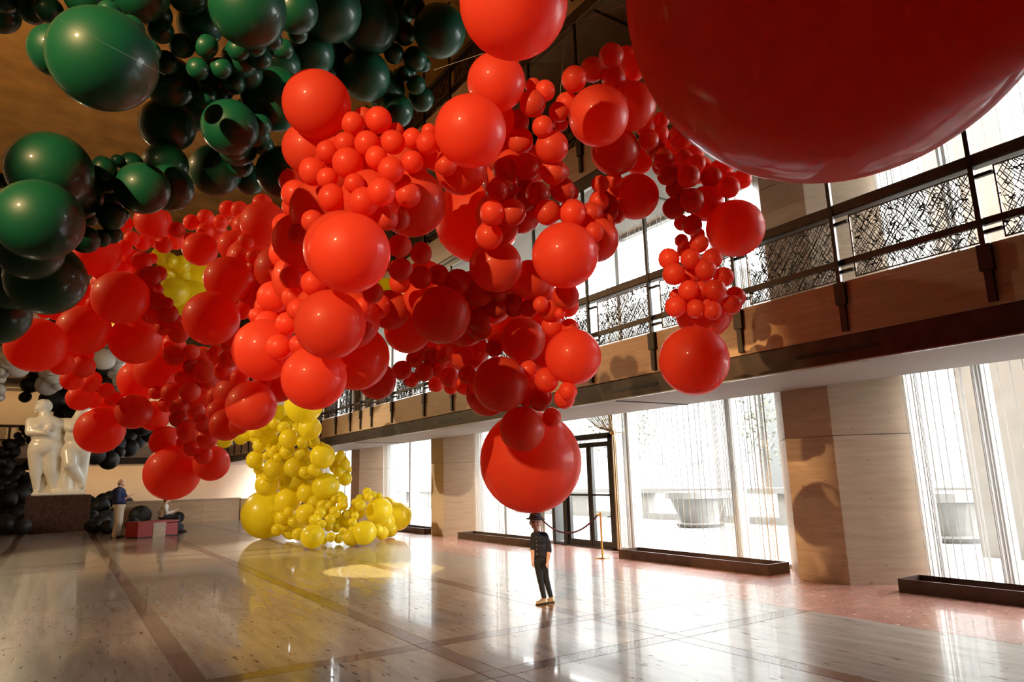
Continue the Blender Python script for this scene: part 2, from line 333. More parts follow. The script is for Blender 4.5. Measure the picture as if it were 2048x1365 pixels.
# balconies with bronze fascia, stone band and soffit
bn = ['lowest balcony', 'middle balcony', 'top balcony']
slotY = [1.0, 4.25, 7.5, 10.6, 13.4, 16.0, 18.6, 21.3, 24.0, 27.0]
for k, (zb, z0, z1) in enumerate(RING):
    bal = empty('balcony_%d' % (k+1), (XB, 12, zb), bn[k]+' with stone band and dark fascia along the window wall', None, None, 'structure')
    MB().box((XB+0.06, YN, zb), (XS, YF, zb+0.05)).build('soffit', 'soffit_paint', bal)
    MB().box((XB+0.06, YN, z0), (9.60, YF, z1-0.06)).build('floor_slab', 'soffit_paint', bal)
    MB().box((XS-0.05, YN, zb+0.05), (XS, YF, z0)).build('soffit_edge', 'soffit_paint', bal)
    MB().box((XB, YN, zb+0.012), (XB+0.06, YF, z0)).build('fascia', 'bronze', bal)
    MB().box((XB-0.01, YN, zb), (XB+0.075, YF, zb+0.014)).build('edge_trim', 'mullion_metal', bal)
    MB().box((XB-0.02, YN, z0), (XB+0.07, YB+0.02, z1)).build('stone_band', 'band_stone', bal)
    for y in slotY:
        MB().box((XB-0.006, y-0.5, zb+0.12), (XB+0.002, y+0.5, zb+0.17)).build('air_slot', 'slot_black', bal)
    for y in (-3.0, 7.95, 19.4):
        MB().box((XB+0.08, y, zb-0.012), (XS-0.02, y+0.05, zb+0.002)).build('soffit_joint', 'slot_black', bal)
    bb = empty('balcony_%d' % (k+4), (0, YB, zb), bn[k]+' across the far end wall', None, None, 'structure')
    MB().box((XL, YB+0.06, zb), (XB, YF, zb+0.05)).build('soffit', 'soffit_paint', bb)
    MB().box((XL, YB, zb+0.012), (XB, YB+0.06, z0)).build('fascia', 'bronze', bb)
    MB().box((XL, YB-0.02, z0), (XB, YB+0.07, z1)).build('stone_band', 'band_stone', bb)
    MB().box((XL, YB+0.06, z0), (XB, YF, z1-0.06)).build('floor_slab', 'soffit_paint', bb)
# railings
def lattice(w, h, seed):
    r = random.Random(seed); mb = MB()
    def bar(p, q, t):
        (x0, z0), (x1, z1) = p, q; dx, dz = x1-x0, z1-z0; l = math.hypot(dx, dz) or 1e-6; nx, nz = -dz/l*t, dx/l*t
        mb.add([(-t, x0, z0), (t, x0+nx, z0+nz), (t, x0-nx, z0-nz), (-t, x1, z1), (t, x1+nx, z1+nz), (t, x1-nx, z1-nz)], [(0, 1, 4, 3), (1, 2, 5, 4), (2, 0, 3, 5)])
    for sgn, step, slope, keep in ((1, 0.030, 0.62, 0.92), (-1, 0.034, 0.75, 0.86)):
        off = -h*slope-0.1
        while off < w+h*slope+0.1:
            n = 9; pts = []
            for i in range(n+1):
                z = h*i/n; x = off+sgn*slope*(z-h/2)+r.uniform(-0.016, 0.016); pts.append((x, z+r.uniform(-0.012, 0.012) if 0 < i < n else z))
            for i in range(n):
                p, q = pts[i], pts[i+1]
                if 0 <= p[0] <= w and 0 <= q[0] <= w and r.random() < keep: bar(p, q, r.uniform(0.0025, 0.006))
            off += step*r.uniform(0.7, 1.35)
    for i in range(int(w*90)):
        x, z = r.uniform(0.02, w-0.02), r.uniform(0.02, h-0.02); a = r.uniform(-0.3, 1.4); l = r.uniform(0.02, 0.06)
        q = (x+l*math.cos(a), z+l*math.sin(a))
        if 0 < q[0] < w and 0 < q[1] < h: bar((x, z), q, r.uniform(0.005, 0.010))
    return mb
lat_cache = {}
def lat(w, v):
    k = (round(w*5)/5, v)
    if k not in lat_cache: lat_cache[k] = lattice(k[0], 0.70, v+hash(k[0]) % 50).mesh('screen', 'screen_wire')
    return k[0], lat_cache[k]
POSTY = [-0.2, 1.2, 2.63, 4.07, 5.46, 7.0, 8.42, 9.9, 11.4, 13.2, 14.6, 16.5, 17.9, 18.75, 19.6, 20.9, 22.4, 23.9, 25.4, 26.9, 28.4, 29.9, 31.4, 32.9, 34.4, 36.0, 37.6]
for k, (zb, z0, z1) in enumerate(RING):
    rl = empty('balcony_railing', (XB, 12, z1), 'dark metal railing with woven wire screens on the '+bn[k]+' along the windows', 'railing', 'balcony railings')
    ztop = RING[k+1][0] if k < 2 else ZC
    MB().box((XB-0.05, POSTY[0]-0.3, z1+0.775), (XB+0.09, YB+0.02, z1+0.90), 0.015).build('handrail', 'bronze', rl)
    MB().box((XB+0.0, POSTY[0]-0.3, z1+0.19), (XB+0.05, YB, z1+0.26)).build('mid_rail', 'bronze', rl)
    for i, y in enumerate(POSTY):
        p = MB(); p.box((XB-0.06, y-0.022, z1-0.16), (XB-0.015, y+0.022, ztop)); po = p.build('post', 'steel' if False else 'dark_metal', rl)
        MB().box((XB-0.075, y-0.06, z1-0.26), (XB-0.018, y+0.06, z1-0.01)).build('bracket', 'dark_metal', po)
        MB().box((XB-0.06, y-0.035, z1-0.56), (XB-0.019, y+0.035, z1-0.26)).build('bracket_foot', 'dark_metal', po)
        for zz in (z1+0.10, z1+0.66): MB().box((XB-0.02, y-0.16, zz), (XB+0.02, y, zz+0.035)).build('arm', 'dark_metal', po)
        if i:
            ya, yb2 = POSTY[i-1]+0.04, y-0.16
            w, me = lat(yb2-ya, i % 2)
            fr = MB()
            for q in ((ya, ya+0.014), (yb2-0.014, yb2)): fr.box((XB+0.012, q[0], z1+0.03), (XB+0.032, q[1], z1+0.75))
            for q in (z1+0.03, z1+0.738): fr.box((XB+0.012, ya, q), (XB+0.032, yb2, q+0.012))
            fo = fr.build('screen_frame', 'screen_wire', rl)
            so = bpy.data.objects.new('screen', me); COL.objects.link(so); so.parent = rl; so.matrix_parent_inverse = rl.matrix_basis.inverted()
            so.location = (XB+0.022, ya, z1+0.04); so.scale = (1, (yb2-ya)/w, 1); so['kind'] = 'stuff'
for k, (zb, z0, z1) in enumerate(RING[:2]):
    rl = empty('balcony_railing', (0, YB, z1), 'dark metal railing with panels on the '+bn[k]+' across the far end', 'railing', 'balcony railings')
    MB().box((-8.5, YB-0.05, z1+0.775), (XB, YB+0.09, z1+0.90)).build('handrail', 'bronze', rl)
    MB().box((-8.5, YB, z1+0.19), (XB, YB+0.05, z1+0.26)).build('mid_rail', 'bronze', rl)
    for i in range(10):
        x = -6.6+i*1.5; MB().box((x-0.05, YB-0.06, z1-0.5), (x+0.05, YB-0.021, z1+0.8)).build('post', 'dark_metal', rl)
        w, me = lat(1.3, i % 2)
        so = bpy.data.objects.new('screen', me); COL.objects.link(so); so.parent = rl; so.matrix_parent_inverse = rl.matrix_basis.inverted()
        so.location = (x+1.4, YB+0.02, z1+0.04); so.rotation_euler = (0, 0, math.pi/2); so['kind'] = 'stuff'
# entrance door
dr = empty('door_1', (XG, 11.7, 0), 'dark metal double glass entrance door behind the velvet rope', None, None, 'structure')
f = MB(); f.box((9.60, 10.86, 0), (9.98, 11.00, 2.36)); f.box((9.60, 12.94, 0), (9.98, 13.04, 2.36)); f.box((9.60, 10.86, 2.28), (9.98, 13.04, 2.40)); f.build('door_frame', 'door_metal', dr)
MB().box((9.60, 10.86, 0.0), (9.98, 13.04, 0.03)).build('threshold', 'door_metal', dr)
for a, b, ss in ((11.02, 11.70, 1), (11.72, 12.52, -1)):
    lf = MB(); lf.box((9.66, a, 0.04), (9.74, a+0.07, 2.22)); lf.box((9.66, b-0.07, 0.04), (9.74, b, 2.22)); lf.box((9.66, a+0.07, 2.12), (9.74, b-0.07, 2.22)); lf.box((9.66, a+0.07, 0.04), (9.74, b-0.07, 0.15))
    leaf = lf.build('door_leaf', 'door_metal', dr)
    MB().box((9.695, a+0.07, 0.15), (9.705, b-0.07, 2.12)).build('pane', 'window_glass', leaf)
    MB().box((9.62, a+0.04, 1.08), (9.65, b-0.04, 1.12)).build('push_bar', 'dark_metal', leaf)
    if ss > 0:
        h = MB(); h.tube([(9.78, a+0.16, 1.02), (9.80, a+0.16, 0.98), (9.80, a+0.16, 0.66), (9.78, a+0.30, 0.64)], 0.014); h.build('handle', 'dark_metal', leaf)
jb = MB().box((9.62, 12.54, 0), (9.80, 12.66, 2.28)).build('side_post', 'door_metal', dr)
MB().box((9.70, 12.66, 0.05), (9.71, 12.94, 2.28)).build('pane', 'window_glass', dr)
# bead chain curtains
def strand(mb, x, y, z0, z1, r):
    mb.add([(x-r, y, z0), (x+r*0.5, y+r*0.87, z0), (x+r*0.5, y-r*0.87, z0), (x-r, y, z1), (x+r*0.5, y+r*0.87, z1), (x+r*0.5, y-r*0.87, z1)], [(0, 1, 4, 3), (1, 2, 5, 4), (2, 0, 3, 5)])
cl = {(1, 0): 'silvery bead chain curtain in the ground floor window right of the nearest pier', (2, 0): 'silvery bead chain curtain in the ground floor windows beside the entrance door',
      (3, 0): 'silvery bead chain curtain in the ground floor window behind the yellow balloons', (4, 0): 'silvery bead chain curtain in the ground floor window past the yellow balloons', (5, 0): 'silvery bead chain curtain in the far end ground floor window',
      (1, 1): 'silvery bead chain curtain behind the lowest balcony right of the nearest pier', (2, 1): 'silvery bead chain curtain behind the lowest balcony left of the nearest pier', (3, 1): 'silvery bead chain curtain behind the far part of the lowest balcony'}
for (bi, li), lab in cl.items():
    a, b, mu = BAYS[bi]; z0, z1 = LV[li]; mb = MB(); rr = random.Random(bi*7+li)
    y = a+0.03
    while y < b-0.03:
        if not (bi == 2 and li == 0 and 10.55 < y < 13.05): strand(mb, 9.40+rr.uniform(-0.03, 0.03), y, z0+(0.05 if li == 0 else 0.02), z1-0.03, 0.006)
        y += rr.choice((0.10, 0.12, 0.14, 0.16))*(1 if bi < 3 else 1.8)
    for c, hw, n in [(a+0.12, 0.12, 10), (b-0.16, 0.16, 14)]+[(q-0.13, 0.10, 9) for q in mu]+[(q+0.12, 0.06, 5) for q in mu]:
        for i in range(n if bi < 3 else n//3):
            yy = c+rr.uniform(-hw, hw)
            if bi == 2 and li == 0 and 10.5 < yy < 13.05: continue
            strand(mb, 9.40+rr.uniform(-0.05, 0.05), yy, z0+0.05, z1-0.03, 0.006)
    tag(mb.build('chain_curtain', 'curtain_chain'), lab, 'curtain', 'bead chain curtains', 'stuff')
def bundle(yt, spread, lab):
    mb = MB(); rr = random.Random(int(yt*10))
    for i in range(26):
        s = spread*(i/25.0)**1.2+rr.uniform(-0.03, 0.03); x0 = 9.40+rr.uniform(-0.04, 0.04); a = rr.uniform(0, 6.28); q = rr.uniform(0.01, 0.055)
        top = (x0, yt+s, 2.88); mid = (9.42, yt+s*0.45, 2.50)
        ct = (9.42+q*0.6*math.cos(a), yt+q*0.6*math.sin(a), 2.36)
        mb.tube([top, mid, ct, (9.42+q*math.cos(a), yt+q*math.sin(a), 2.15), (9.42+q*math.cos(a), yt+q*1.2*math.sin(a), 0.06)], 0.0065 if False else 0.007, 5, False)
    o = tag(mb.build('curtain_bundle', 'curtain_bundle_metal'), lab, 'curtain')
    tb_ = MB(); tb_.lathe([(0.062, 2.33), (0.066, 2.345), (0.066, 2.375), (0.062, 2.39)], (9.42, yt, 0), 16); tb_.tube([(9.47, yt, 2.36), (9.62, yt-0.2, 2.37)], 0.008, 6)
    tb_.build('tieback', 'brass', o)
bundle(10.60, 1.05, 'golden chain curtain gathered with a tieback right of the entrance door')
bundle(13.20, -0.35, 'golden chain curtain gathered left of the entrance door')
# low bronze troughs below the windows
for a, b, lab in ((-0.3, 4.80, 'long dark bronze trough at the right edge below the window'), (6.68, 9.93, 'dark bronze trough between the rope stand and nearest pier'),
                  (12.80, 16.15, 'dark bronze trough below the window left of the entrance'), (18.15, 22.9, 'dark bronze trough behind the yellow balloons'), (24.7, 29.6, 'dark bronze trough beyond the yellow balloons'), (31.2, 36.1, 'dark bronze trough at the far end of the window wall')):
    t = empty('window_trough', (9.05, (a+b)/2, 0), lab, 'trough', 'bronze window troughs')
    MB().box((8.80, a, 0), (8.825, b, 0.155)).build('front_plate', 'bronze_trough', t)
    MB().box((9.28, a, 0), (9.305, b, 0.155)).build('back_plate', 'bronze_trough', t)
    for y in (a, b-0.025): MB().box((8.825, y, 0), (9.28, y+0.025, 0.155)).build('end_plate', 'bronze_trough', t)
    MB().box((8.825, a+0.025, 0), (9.28, b-0.025, 0.03)).build('bottom_plate', 'bronze_trough', t)
# rope stands and velvet rope
SP = [(8.55, 10.10), (8.52, 12.25)]
for i, (x, y) in enumerate(SP):
    s = empty('rope_stand', (x, y, 0), ('brass rope stand right of the hat wearer in front of the door', 'brass rope stand right behind the hat wearer')[i], 'rope stand', 'rope stands')
    MB().lathe([(0.13, 0), (0.135, 0.006), (0.13, 0.016), (0.05, 0.024), (0.02, 0.04)], (x, y, 0), 28).build('base', 'brass', s, True)
    MB().lathe([(0.019, 0.03), (0.019, 0.79), (0.024, 0.792), (0.024, 0.835), (0.015, 0.842), (0.004, 0.845)], (x, y, 0), 18).build('pole', 'brass', s, True)
A, B = Vector((8.55, 10.10, 0.78)), Vector((8.52, 12.25, 0.78))
pts = []
for i in range(25):
    t = i/24; q = A.lerp(B, 0.035+0.93*t); q.z -= 0.38*(1-(2*t-1)**2); pts.append(q)
rp = tag(MB().tube(pts, 0.017, 10).build('velvet_rope', 'velvet_rope', None, True), 'dark red velvet rope sagging between the two brass stands', 'rope')
for P0, P1 in ((A, pts[0]), (B, pts[-1])):
    MB().tube([P0.lerp(P1, 0.3), P1, P1+(P1-P0)*0.5], [0.012, 0.02, 0.02], 10).build('hook', 'brass', rp, True)
# ------------------------------------------------------------------ outside
tag(MB().box((9.9, -30, -0.3), (60, 110, -0.03)).build('terrace', 'terrace_stone'), 'bright pale terrace outside the windows', None, None, 'structure')
pw = empty('parapet', (17.5, 15, 0), 'pale stone parapet along the terrace edge', 'parapet')
MB().box((17.4, -20, -0.03), (17.9, 70, 0.18)).build('plinth', 'terrace_wall_stone', pw)
MB().box((17.35, -20, 0.86), (17.95, 70, 1.02)).build('coping', 'terrace_stone', pw)
for i in range(24):
    y = -16+i*3.4; MB().box((17.45, y, 0.18), (17.85, y+1.5, 0.86)).build('pillar', 'terrace_wall_stone', pw)
for x, y, lab in ((15.8, 7.3, 'round stone planter on the terrace seen right of nearest pier'), (15.8, 14.2, 'round stone planter on the terrace seen left of nearest pier')):
    pl = empty('stone_planter', (x, y, -0.03), lab, 'planter', 'stone planters on the terrace')
    MB().lathe([(0.62, 0), (0.70, 0.10), (0.55, 0.14), (0.60, 0.30), (0.74, 0.62), (0.80, 0.80)], (x, y, -0.03), 24).build('bowl', 'terrace_wall_stone', pl)
    MB().lathe([(0.80, 0.80), (0.98, 0.82), (0.98, 1.0), (0.90, 1.0), (0.88, 0.9), (0.1, 0.88)], (x, y, -0.03), 24).build('rim', 'terrace_stone', pl)
for x, y0, y1 in ((13.3, 4.35, 5.75), (13.3, 22.0, 23.4)):
    tag(MB().prism([(x, y0), (x+0.9, y0), (x+0.9, y1), (x, y1)], -0.03, 14).build('outside_column', 'column_stone'), 'pale square stone column outside '+('right of the nearest pier' if y0 < 10 else 'behind the yellow balloons'), 'column', 'stone columns on the terrace')
def building(name, lab, x, y0, y1, h, cols, rows_, zs, ww, wh):
    b = empty(name, (x, (y0+y1)/2, 0), lab, 'building', 'buildings across the plaza')
    MB().box((x, y0, -0.03), (x+8, y1, h)).build('wall', 'facade_white', b)
    for i in range(cols):
        for j in range(rows_):
            y = y0+(y1-y0)*(i+0.5)/cols; z = zs+j*(h-zs)/rows_
            MB().box((x-0.05, y-ww/2, z), (x+0.02, y+ww/2, z+wh)).build('window', 'facade_window', b)
building('far_building', 'white office building across the plaza seen right of the nearest pier', 38, 4, 26, 22, 5, 5, 2.5, 1.9, 2.2)
building('far_building', 'white stone building across the plaza seen left of the nearest pier', 40, 30, 62, 16, 8, 4, 2.2, 1.4, 1.7)
building('far_building', 'pale long building across the plaza seen through the entrance door', 36, 66, 108, 18, 9, 4, 2.2, 1.6, 2.0)
for i, (x, y, h) in enumerate(((24, 17.0, 5.5), (25, 27.5, 6.2), (26, 34.0, 5.2))):
    t = empty('plaza_tree', (x, y, 0), ('thin pale tree on the plaza seen left of nearest pier', 'bare looking tree on the plaza right of the entrance door', 'small tree on the plaza seen through the entrance')[i], 'tree', 'trees on the plaza')
    MB().tube([(x, y, -0.03), (x+0.1, y, 1.5), (x, y+0.1, h*0.6)], [0.14, 0.1, 0.05], 8).build('trunk', 'bark', t)
    lf = MB(); rr = random.Random(i)
    for k in range(700):
        a, bq, r = rr.uniform(0, 6.28), rr.uniform(-1, 1), rr.uniform(0.3, 1)**0.5*1.9; c = Vector((x+r*math.cos(a)*math.sqrt(1-bq*bq), y+r*math.sin(a)*math.sqrt(1-bq*bq), h*0.62+r*bq*0.9))
        d1, d2 = Vector((rr.uniform(-1, 1), rr.uniform(-1, 1), rr.uniform(-1, 1))).normalized()*0.12, Vector((rr.uniform(-1, 1), rr.uniform(-1, 1), rr.uniform(-1, 1))).normalized()*0.12
        lf.add([c, c+d1, c+d1+d2, c+d2], [(0, 1, 2, 3)])
    tag(lf.build('foliage', 'foliage', t), kind='stuff')
# ------------------------------------------------------------------ balloons
# each entry: centre and radius as read off the photograph (block offset, block scale), then a depth layer;
# the distance of every strand comes from the real balloon sizes (0.2 m, 0.6 m and 1.1 m across)
BL = []
def block(color, ox, oy, s, txt):
    for t in txt.split():
        q = [float(v) for v in t.split(',')]
        BL.append([color, ox+q[0]/s, oy+q[1]/s, q[2]/s, q[3] if len(q) > 3 else 0.0])
# central mass (upper)
block('red', 512, 0, 4, '487,835,268 420,1190,205,1.2 775,990,95 860,940,82,1 980,960,106 1120,1045,65,1 890,1150,103 1097,1140,97 715,1150,92 570,1215,90 1250,1110,80,1 1372,1145,92 1385,1050,62,1 1715,1050,286 1922,660,232,1')
block('red', 512, 300, 4, '750,825,322 700,800,312,1 455,178,110 405,110,92,1 278,255,94 318,355,115 570,228,84 605,388,110 862,415,118 733,105,122 785,270,80 1003,337,113 1080,163,105 965,65,90 1250,95,90 1215,360,102 1040,550,98 1145,555,90,1 1245,425,272,2 1640,150,210,1.5 1770,560,345,4 1520,120,88,1 1925,330,88 1890,500,98 1865,690,110 1975,620,125,.5 2050,500,110 232,605,100 340,675,85 452,572,92 300,450,92,1 240,830,132,1 25,845,40,1 -5,950,32,1 280,1022,90 460,1065,102 140,1178,128 300,1190,92,1 62,590,180,2 1150,770,96 1320,830,88 1155,960,95 1320,1020,95 1150,1065,85,1 1460,1000,84 1610,1055,104 1785,1140,118 1920,1265,85 1940,1150,62 935,1140,85,1 965,1255,108,1')
# fill behind the upper mass
block('red', 0, 0, 1, '690,330,60,3 750,300,55,3 640,420,60,3 740,400,60,3 800,340,55,3 600,480,55,3 560,540,50,2.5 600,560,55,3 560,620,50,3 880,300,45,3 980,240,50,3 1010,300,48,3 1010,360,48,3 1040,420,48,3 1000,430,50,3 1060,330,40,3 640,620,50,3 850,560,40,3 900,600,45,3 980,600,50,2.5 1040,600,45,2.5 1085,640,45,2.5 1060,560,40,2.5 1100,700,45,2.5 1050,760,45,2 700,640,60,3 780,620,40,3 840,600,35,2 1000,650,40,2.6 862,690,34,2.5 930,650,45,2.6 1020,560,40,2.6 950,580,40,2.6 1372,500,18,1 1080,590,34,2.5 905,690,34,2.5')
# column right of it
block('red', 900, 100, 4, '760,328,82 665,290,65,1 660,432,105 742,615,86 868,500,78 885,590,62,1 815,775,132 620,932,104 828,975,108 872,985,85,1 560,730,105,2 540,570,95,2 480,900,105,2 440,960,100,1 412,1125,116 590,1050,68,1 340,1312,102 500,1300,106 700,1155,98 900,1120,102 950,1150,78,1 780,1302,104 980,1305,112 600,1200,90,1.5')
# right strand (upper)
block('red', 900, 100, 4, '992,235,102 1140,158,100 1290,48,100 1308,230,98 1470,140,108,1 1187,528,240 1450,450,195,1 935,430,92,1 1320,810,192,1 1510,890,112,2 1487,1175,183 1310,1045,68 1203,1075,72 1275,1140,78 1190,1212,80 1250,1240,92 1330,1310,82 1130,1305,75 1560,610,82,1 1690,560,66 1590,720,82 1640,790,80,1 1850,690,105,1 1700,870,88 1865,880,84 1975,905,70 1742,1000,86 1905,1010,94 1835,1110,72 1800,1110,75 1790,1268,90 1935,1200,95 2030,1200,105,1 1410,60,90,1 1400,330,90,1.5 1660,680,90,2 1780,780,90,2')
# right hanging strand
block('red', 1100, 340, 4, '1482,468,228 1245,270,142,1 1430,140,88 1535,75,78,1 1290,60,85,1 945,45,85 1110,60,85 1010,150,82 985,305,84 1140,260,90 1135,443,82 1055,425,64,1 1052,567,56 1190,590,78 952,715,85 1125,712,82 1298,710,82 990,835,90 1245,800,86 1390,857,80 1110,850,80,1 1110,965,84 1320,960,86 1478,1020,86,1 1010,1005,55,1 1005,1095,86 1165,1112,76 1300,1125,78 1458,1080,78 1215,960,75,1 1230,1130,226,1.5 1180,520,60,1 1200,880,90,1.5 1330,320,70,1.5')
block('red', 0, 0, 1, '1388,722,69 1027,6,108 1330,330,26,1.5 1360,360,25,1.5 1398,340,28,1.5 1440,350,28,1.5 1380,300,30,1.5')
# strand under the right column
block('red', 1100, 340, 4, '120,685,264 180,350,105 30,340,75 405,245,90 335,345,92 465,330,86 440,430,86 350,500,84 370,560,180,1 530,370,62 345,620,50,.5 125,1010,108,.5 300,420,90,1')
# garland in the middle
block('red', 780, 460, 4, '847,290,212,.6 412,682,233 710,722,92 715,790,98,1 845,628,80 868,522,60 985,570,78 990,625,76 1108,630,70 1205,595,66 1272,640,86 1410,530,105 1420,610,90,1 1360,670,45 1298,770,88 1440,785,74 1064,882,180 1465,1015,224 885,1235,222 620,970,168,1 860,900,80,1.5 835,950,70,1 145,800,190,1 95,1125,78 195,1035,68 170,1200,62,1 275,1140,76 322,1010,70 385,1110,73 477,1180,80 370,1235,66,1 490,1260,60,1 600,1245,78,1 622,1160,76 430,1010,66 1252,1205,98 1105,1120,72 1425,1290,74 1395,1345,84 1210,1340,90,1 760,640,60,1 1150,560,70,1.5 500,1050,80,1.5 250,980,70,1.5')
block('red', 900, 780, 4, '645,572,405,.6 577,315,181,-.6 300,40,172,1 715,88,84 815,222,76 915,70,85 955,15,62,1 620,60,80,1.5')
# central mass (lower)
block('red', 512, 560, 4, '593,358,280 466,785,256 800,620,265,1 970,810,150,1.6 -38,1008,196 70,560,248,1 190,870,110,2 50,820,75,1 185,538,104 350,522,86 90,345,98 250,350,92 330,240,84 870,400,70,1 860,210,75,1 930,110,85,1')
# left strand, upper
block('red', 0, 300, 4, '1225,575,140 985,590,75,1 1415,640,64 1532,580,64 1645,540,66 1825,475,70 1768,575,60 1880,582,48 1640,650,66 1530,712,54 1602,795,134 1875,770,128,1 1968,730,66 1928,845,64 2030,855,62 1825,1038,185 965,1182,212 775,835,178 1135,890,78 1200,1010,80 990,785,65 1055,710,60 1140,745,64 1310,760,68 1215,870,45 1270,990,64 1165,1030,90,1 1185,1130,62 1245,1120,58,.5 1250,1212,78 1340,1225,46 1210,1312,78 1345,1312,78 740,1225,48 685,1130,56,1 640,1180,80,1 360,1290,62,1 450,1300,66,1 560,1290,90,1 1400,720,80,1 1260,700,90,1 1050,900,110,1.5 940,980,100,1.5 860,1080,120,1.5 1720,640,90,1 1920,480,70,1 1980,620,120,1.2 1950,950,70,1 2040,940,70,.6 2040,1090,90,1 1940,1290,70,.6 2060,1330,70,1')
block('red', 0, 0, 1, '423,637,54 525,408,20,2 500,520,45,2 520,600,40,2.5 480,600,30,2.5 500,560,22,1')
# left strand, lower
block('red', 0, 600, 4, '670,242,197 287,362,216 1085,320,194 1245,566,160 1125,640,170,1 800,1045,182 1070,895,138 1235,930,120,1 1030,955,76,1 640,785,102 665,535,90 490,510,95 572,640,84 722,675,72 740,640,68,.6 850,725,62 740,800,66 830,850,90,.5 905,795,66 965,805,62,1 680,440,66,1 560,420,80,1 1440,866,78 1368,742,76 1250,740,58 1335,835,66,.6 1428,950,72 1505,1050,86 1618,985,72 1655,1110,86 1540,1185,68 1460,1140,48,.6 1628,1245,70 1572,890,66 1738,772,82 1732,432,74 1530,420,66 1395,442,84 1470,632,74 1522,742,80 1640,582,88 1790,572,76 1840,672,64 1915,625,72 1820,360,52 1530,530,62,.6 1750,900,96 1830,470,76,.6 1310,220,68 1240,110,70,.6 1430,270,80 1300,340,70,1 1390,360,90,1 1880,300,90,1 1620,460,90,1 1660,690,110,1.5 1500,600,150,2 1700,560,150,2 1600,850,140,2 1460,480,110,2 1400,180,70,.6')
block('red', 0, 0, 1, '345,946,53.5 332,884,31,.8 423,927,35,.8 452,850,32,.8 478,850,20,1.5 505,700,40,2.5 470,790,40,2 440,740,45,2.5')
# green
block('green', 0, 0, 4, '20,-10,112 0,115,145,.6 190,-30,102,1 258,85,106,1 392,80,104,1 455,410,205,1 828,478,398 875,95,88 1045,232,106 1110,-65,228 1282,245,100 1190,412,92 1330,500,90,.5 1452,368,94 1645,370,92 1908,395,92 1582,550,86 1768,545,82 1872,672,86 1640,775,93 1340,1003,212 1840,1020,218,-.4 1320,1320,175,1 1500,-40,150,1.5 1350,650,200,2 1500,850,200,2 1700,650,180,2 1600,200,170,2 700,-20,170,1.5 1250,120,120,2 1980,600,120,1 1900,1180,150,1')
block('green', 0, 0, 1, '496,18,74 100,343,77,.3 430,341,51,.5 78,441,80,-.3 92,558,72,.3 -4,630,58 285,377,51 338,376,46,.7 207,338,24 212,366,22,.7 235,322,13 262,330,24 174,432,22 222,434,27 244,430,14,.7 170,480,27 202,477,18 223,469,19 4,362,16,1 20,374,13,1 548,198,63,.4 566,345,52,1 520,117,23 510,90,22 595,65,21 545,80,20 567,98,20 622,106,46,.6 735,45,62 660,20,62,.8 808,68,23,.6 879,62,52 829,15,22 830,118,24 846,128,16,.6 788,107,20 832,170,19 842,197,26,.3 731,152,49 793,222,33,.4 770,180,40,1.2 700,110,50,1.5 640,150,50,1.6 800,20,30,1 590,20,45,1.2 560,130,40,1 480,120,35,1.5 500,230,35,1 515,270,25,.8 528,292,20,.8 480,330,25,1 500,360,30,1.2 520,250,22 205,400,40,1.2 150,390,50,1.2 240,390,30,1.2 60,500,60,1.2 20,560,60,1.2 470,290,30,1 808,148,16,.6 820,145,14,.6')
# yellow: the floor cluster and its column
block('yellow', 420, 780, 4, '448,995,192,1 622,892,105 925,775,108 900,532,100 515,632,86 670,622,78 740,510,62 362,560,72 395,452,54 455,760,92 630,392,78 590,305,52 800,310,92 750,120,150,-.5 455,325,95,1 612,502,58 500,512,38 455,530,36 540,545,36 560,500,30 475,490,28 515,475,28 640,480,40 1035,585,70,1 1080,712,56 1072,605,50 1045,520,34 1080,570,26 1110,640,26 1025,660,40 1000,620,45,.5 1040,850,35 700,705,112,1 815,720,100,1.5 780,825,84,1 838,905,60 900,930,50 962,935,46 820,1175,96 1235,1145,96 772,1000,86 840,1045,48 1350,972,105 1498,1016,112,1 1410,950,92,1.5 895,1075,36 950,1100,36 1010,1110,36 1062,1132,30 967,1180,39 1032,1190,40 905,1210,32,.5 1130,1185,66,1 1142,1060,36 1160,1010,32 1142,962,34 1092,1000,38 1060,925,44 1000,980,48 1030,1040,54,1 1090,1085,64,1 960,1040,44 1200,872,36 1257,818,36 1267,860,36 1305,840,28 1350,852,30 1162,902,32 1205,925,44 1395,1065,84,1 1378,1150,52,1 1338,1125,48 600,1030,84,1 560,1085,74,1 650,1125,74,1 705,1155,52,.6 630,980,42 582,1030,48 1000,880,34 950,900,38 1060,880,40 880,990,46 920,980,40 860,940,50,1 1140,1130,50,1 700,1060,70,1 540,1120,50,.6 610,1090,50,.4 670,1060,46 490,1050,60,1 1440,1120,60,1.4 1180,980,60,1 115,402,66 246,390,52 305,350,64 360,340,50 740,420,50 830,420,50 880,470,50,1 480,420,70,1 560,440,70,1 700,330,70,.8 520,270,50 430,260,60,.5 560,200,80,.6 640,260,60,.6 480,190,70,1 380,380,60,.6 770,400,60,.6 420,690,50,.6 390,640,40 470,700,40 590,740,70,1 640,560,60,.8 780,600,60,.6 830,640,50 760,660,50 800,690,40 560,700,70,.8')
block('yellow', 0, 0, 1, '347,585,29 340,522,15 362,530,18 367,550,13 322,512,18 330,545,20,.6 390,570,60,1.5 350,640,40,1.2 385,630,30,1.2 224,655,20,.6 218,560,15,1 430,480,20,1 775,590,34,1 700,560,30,1.5 355,560,24,.6 380,600,40,1 260,560,40,1.6')
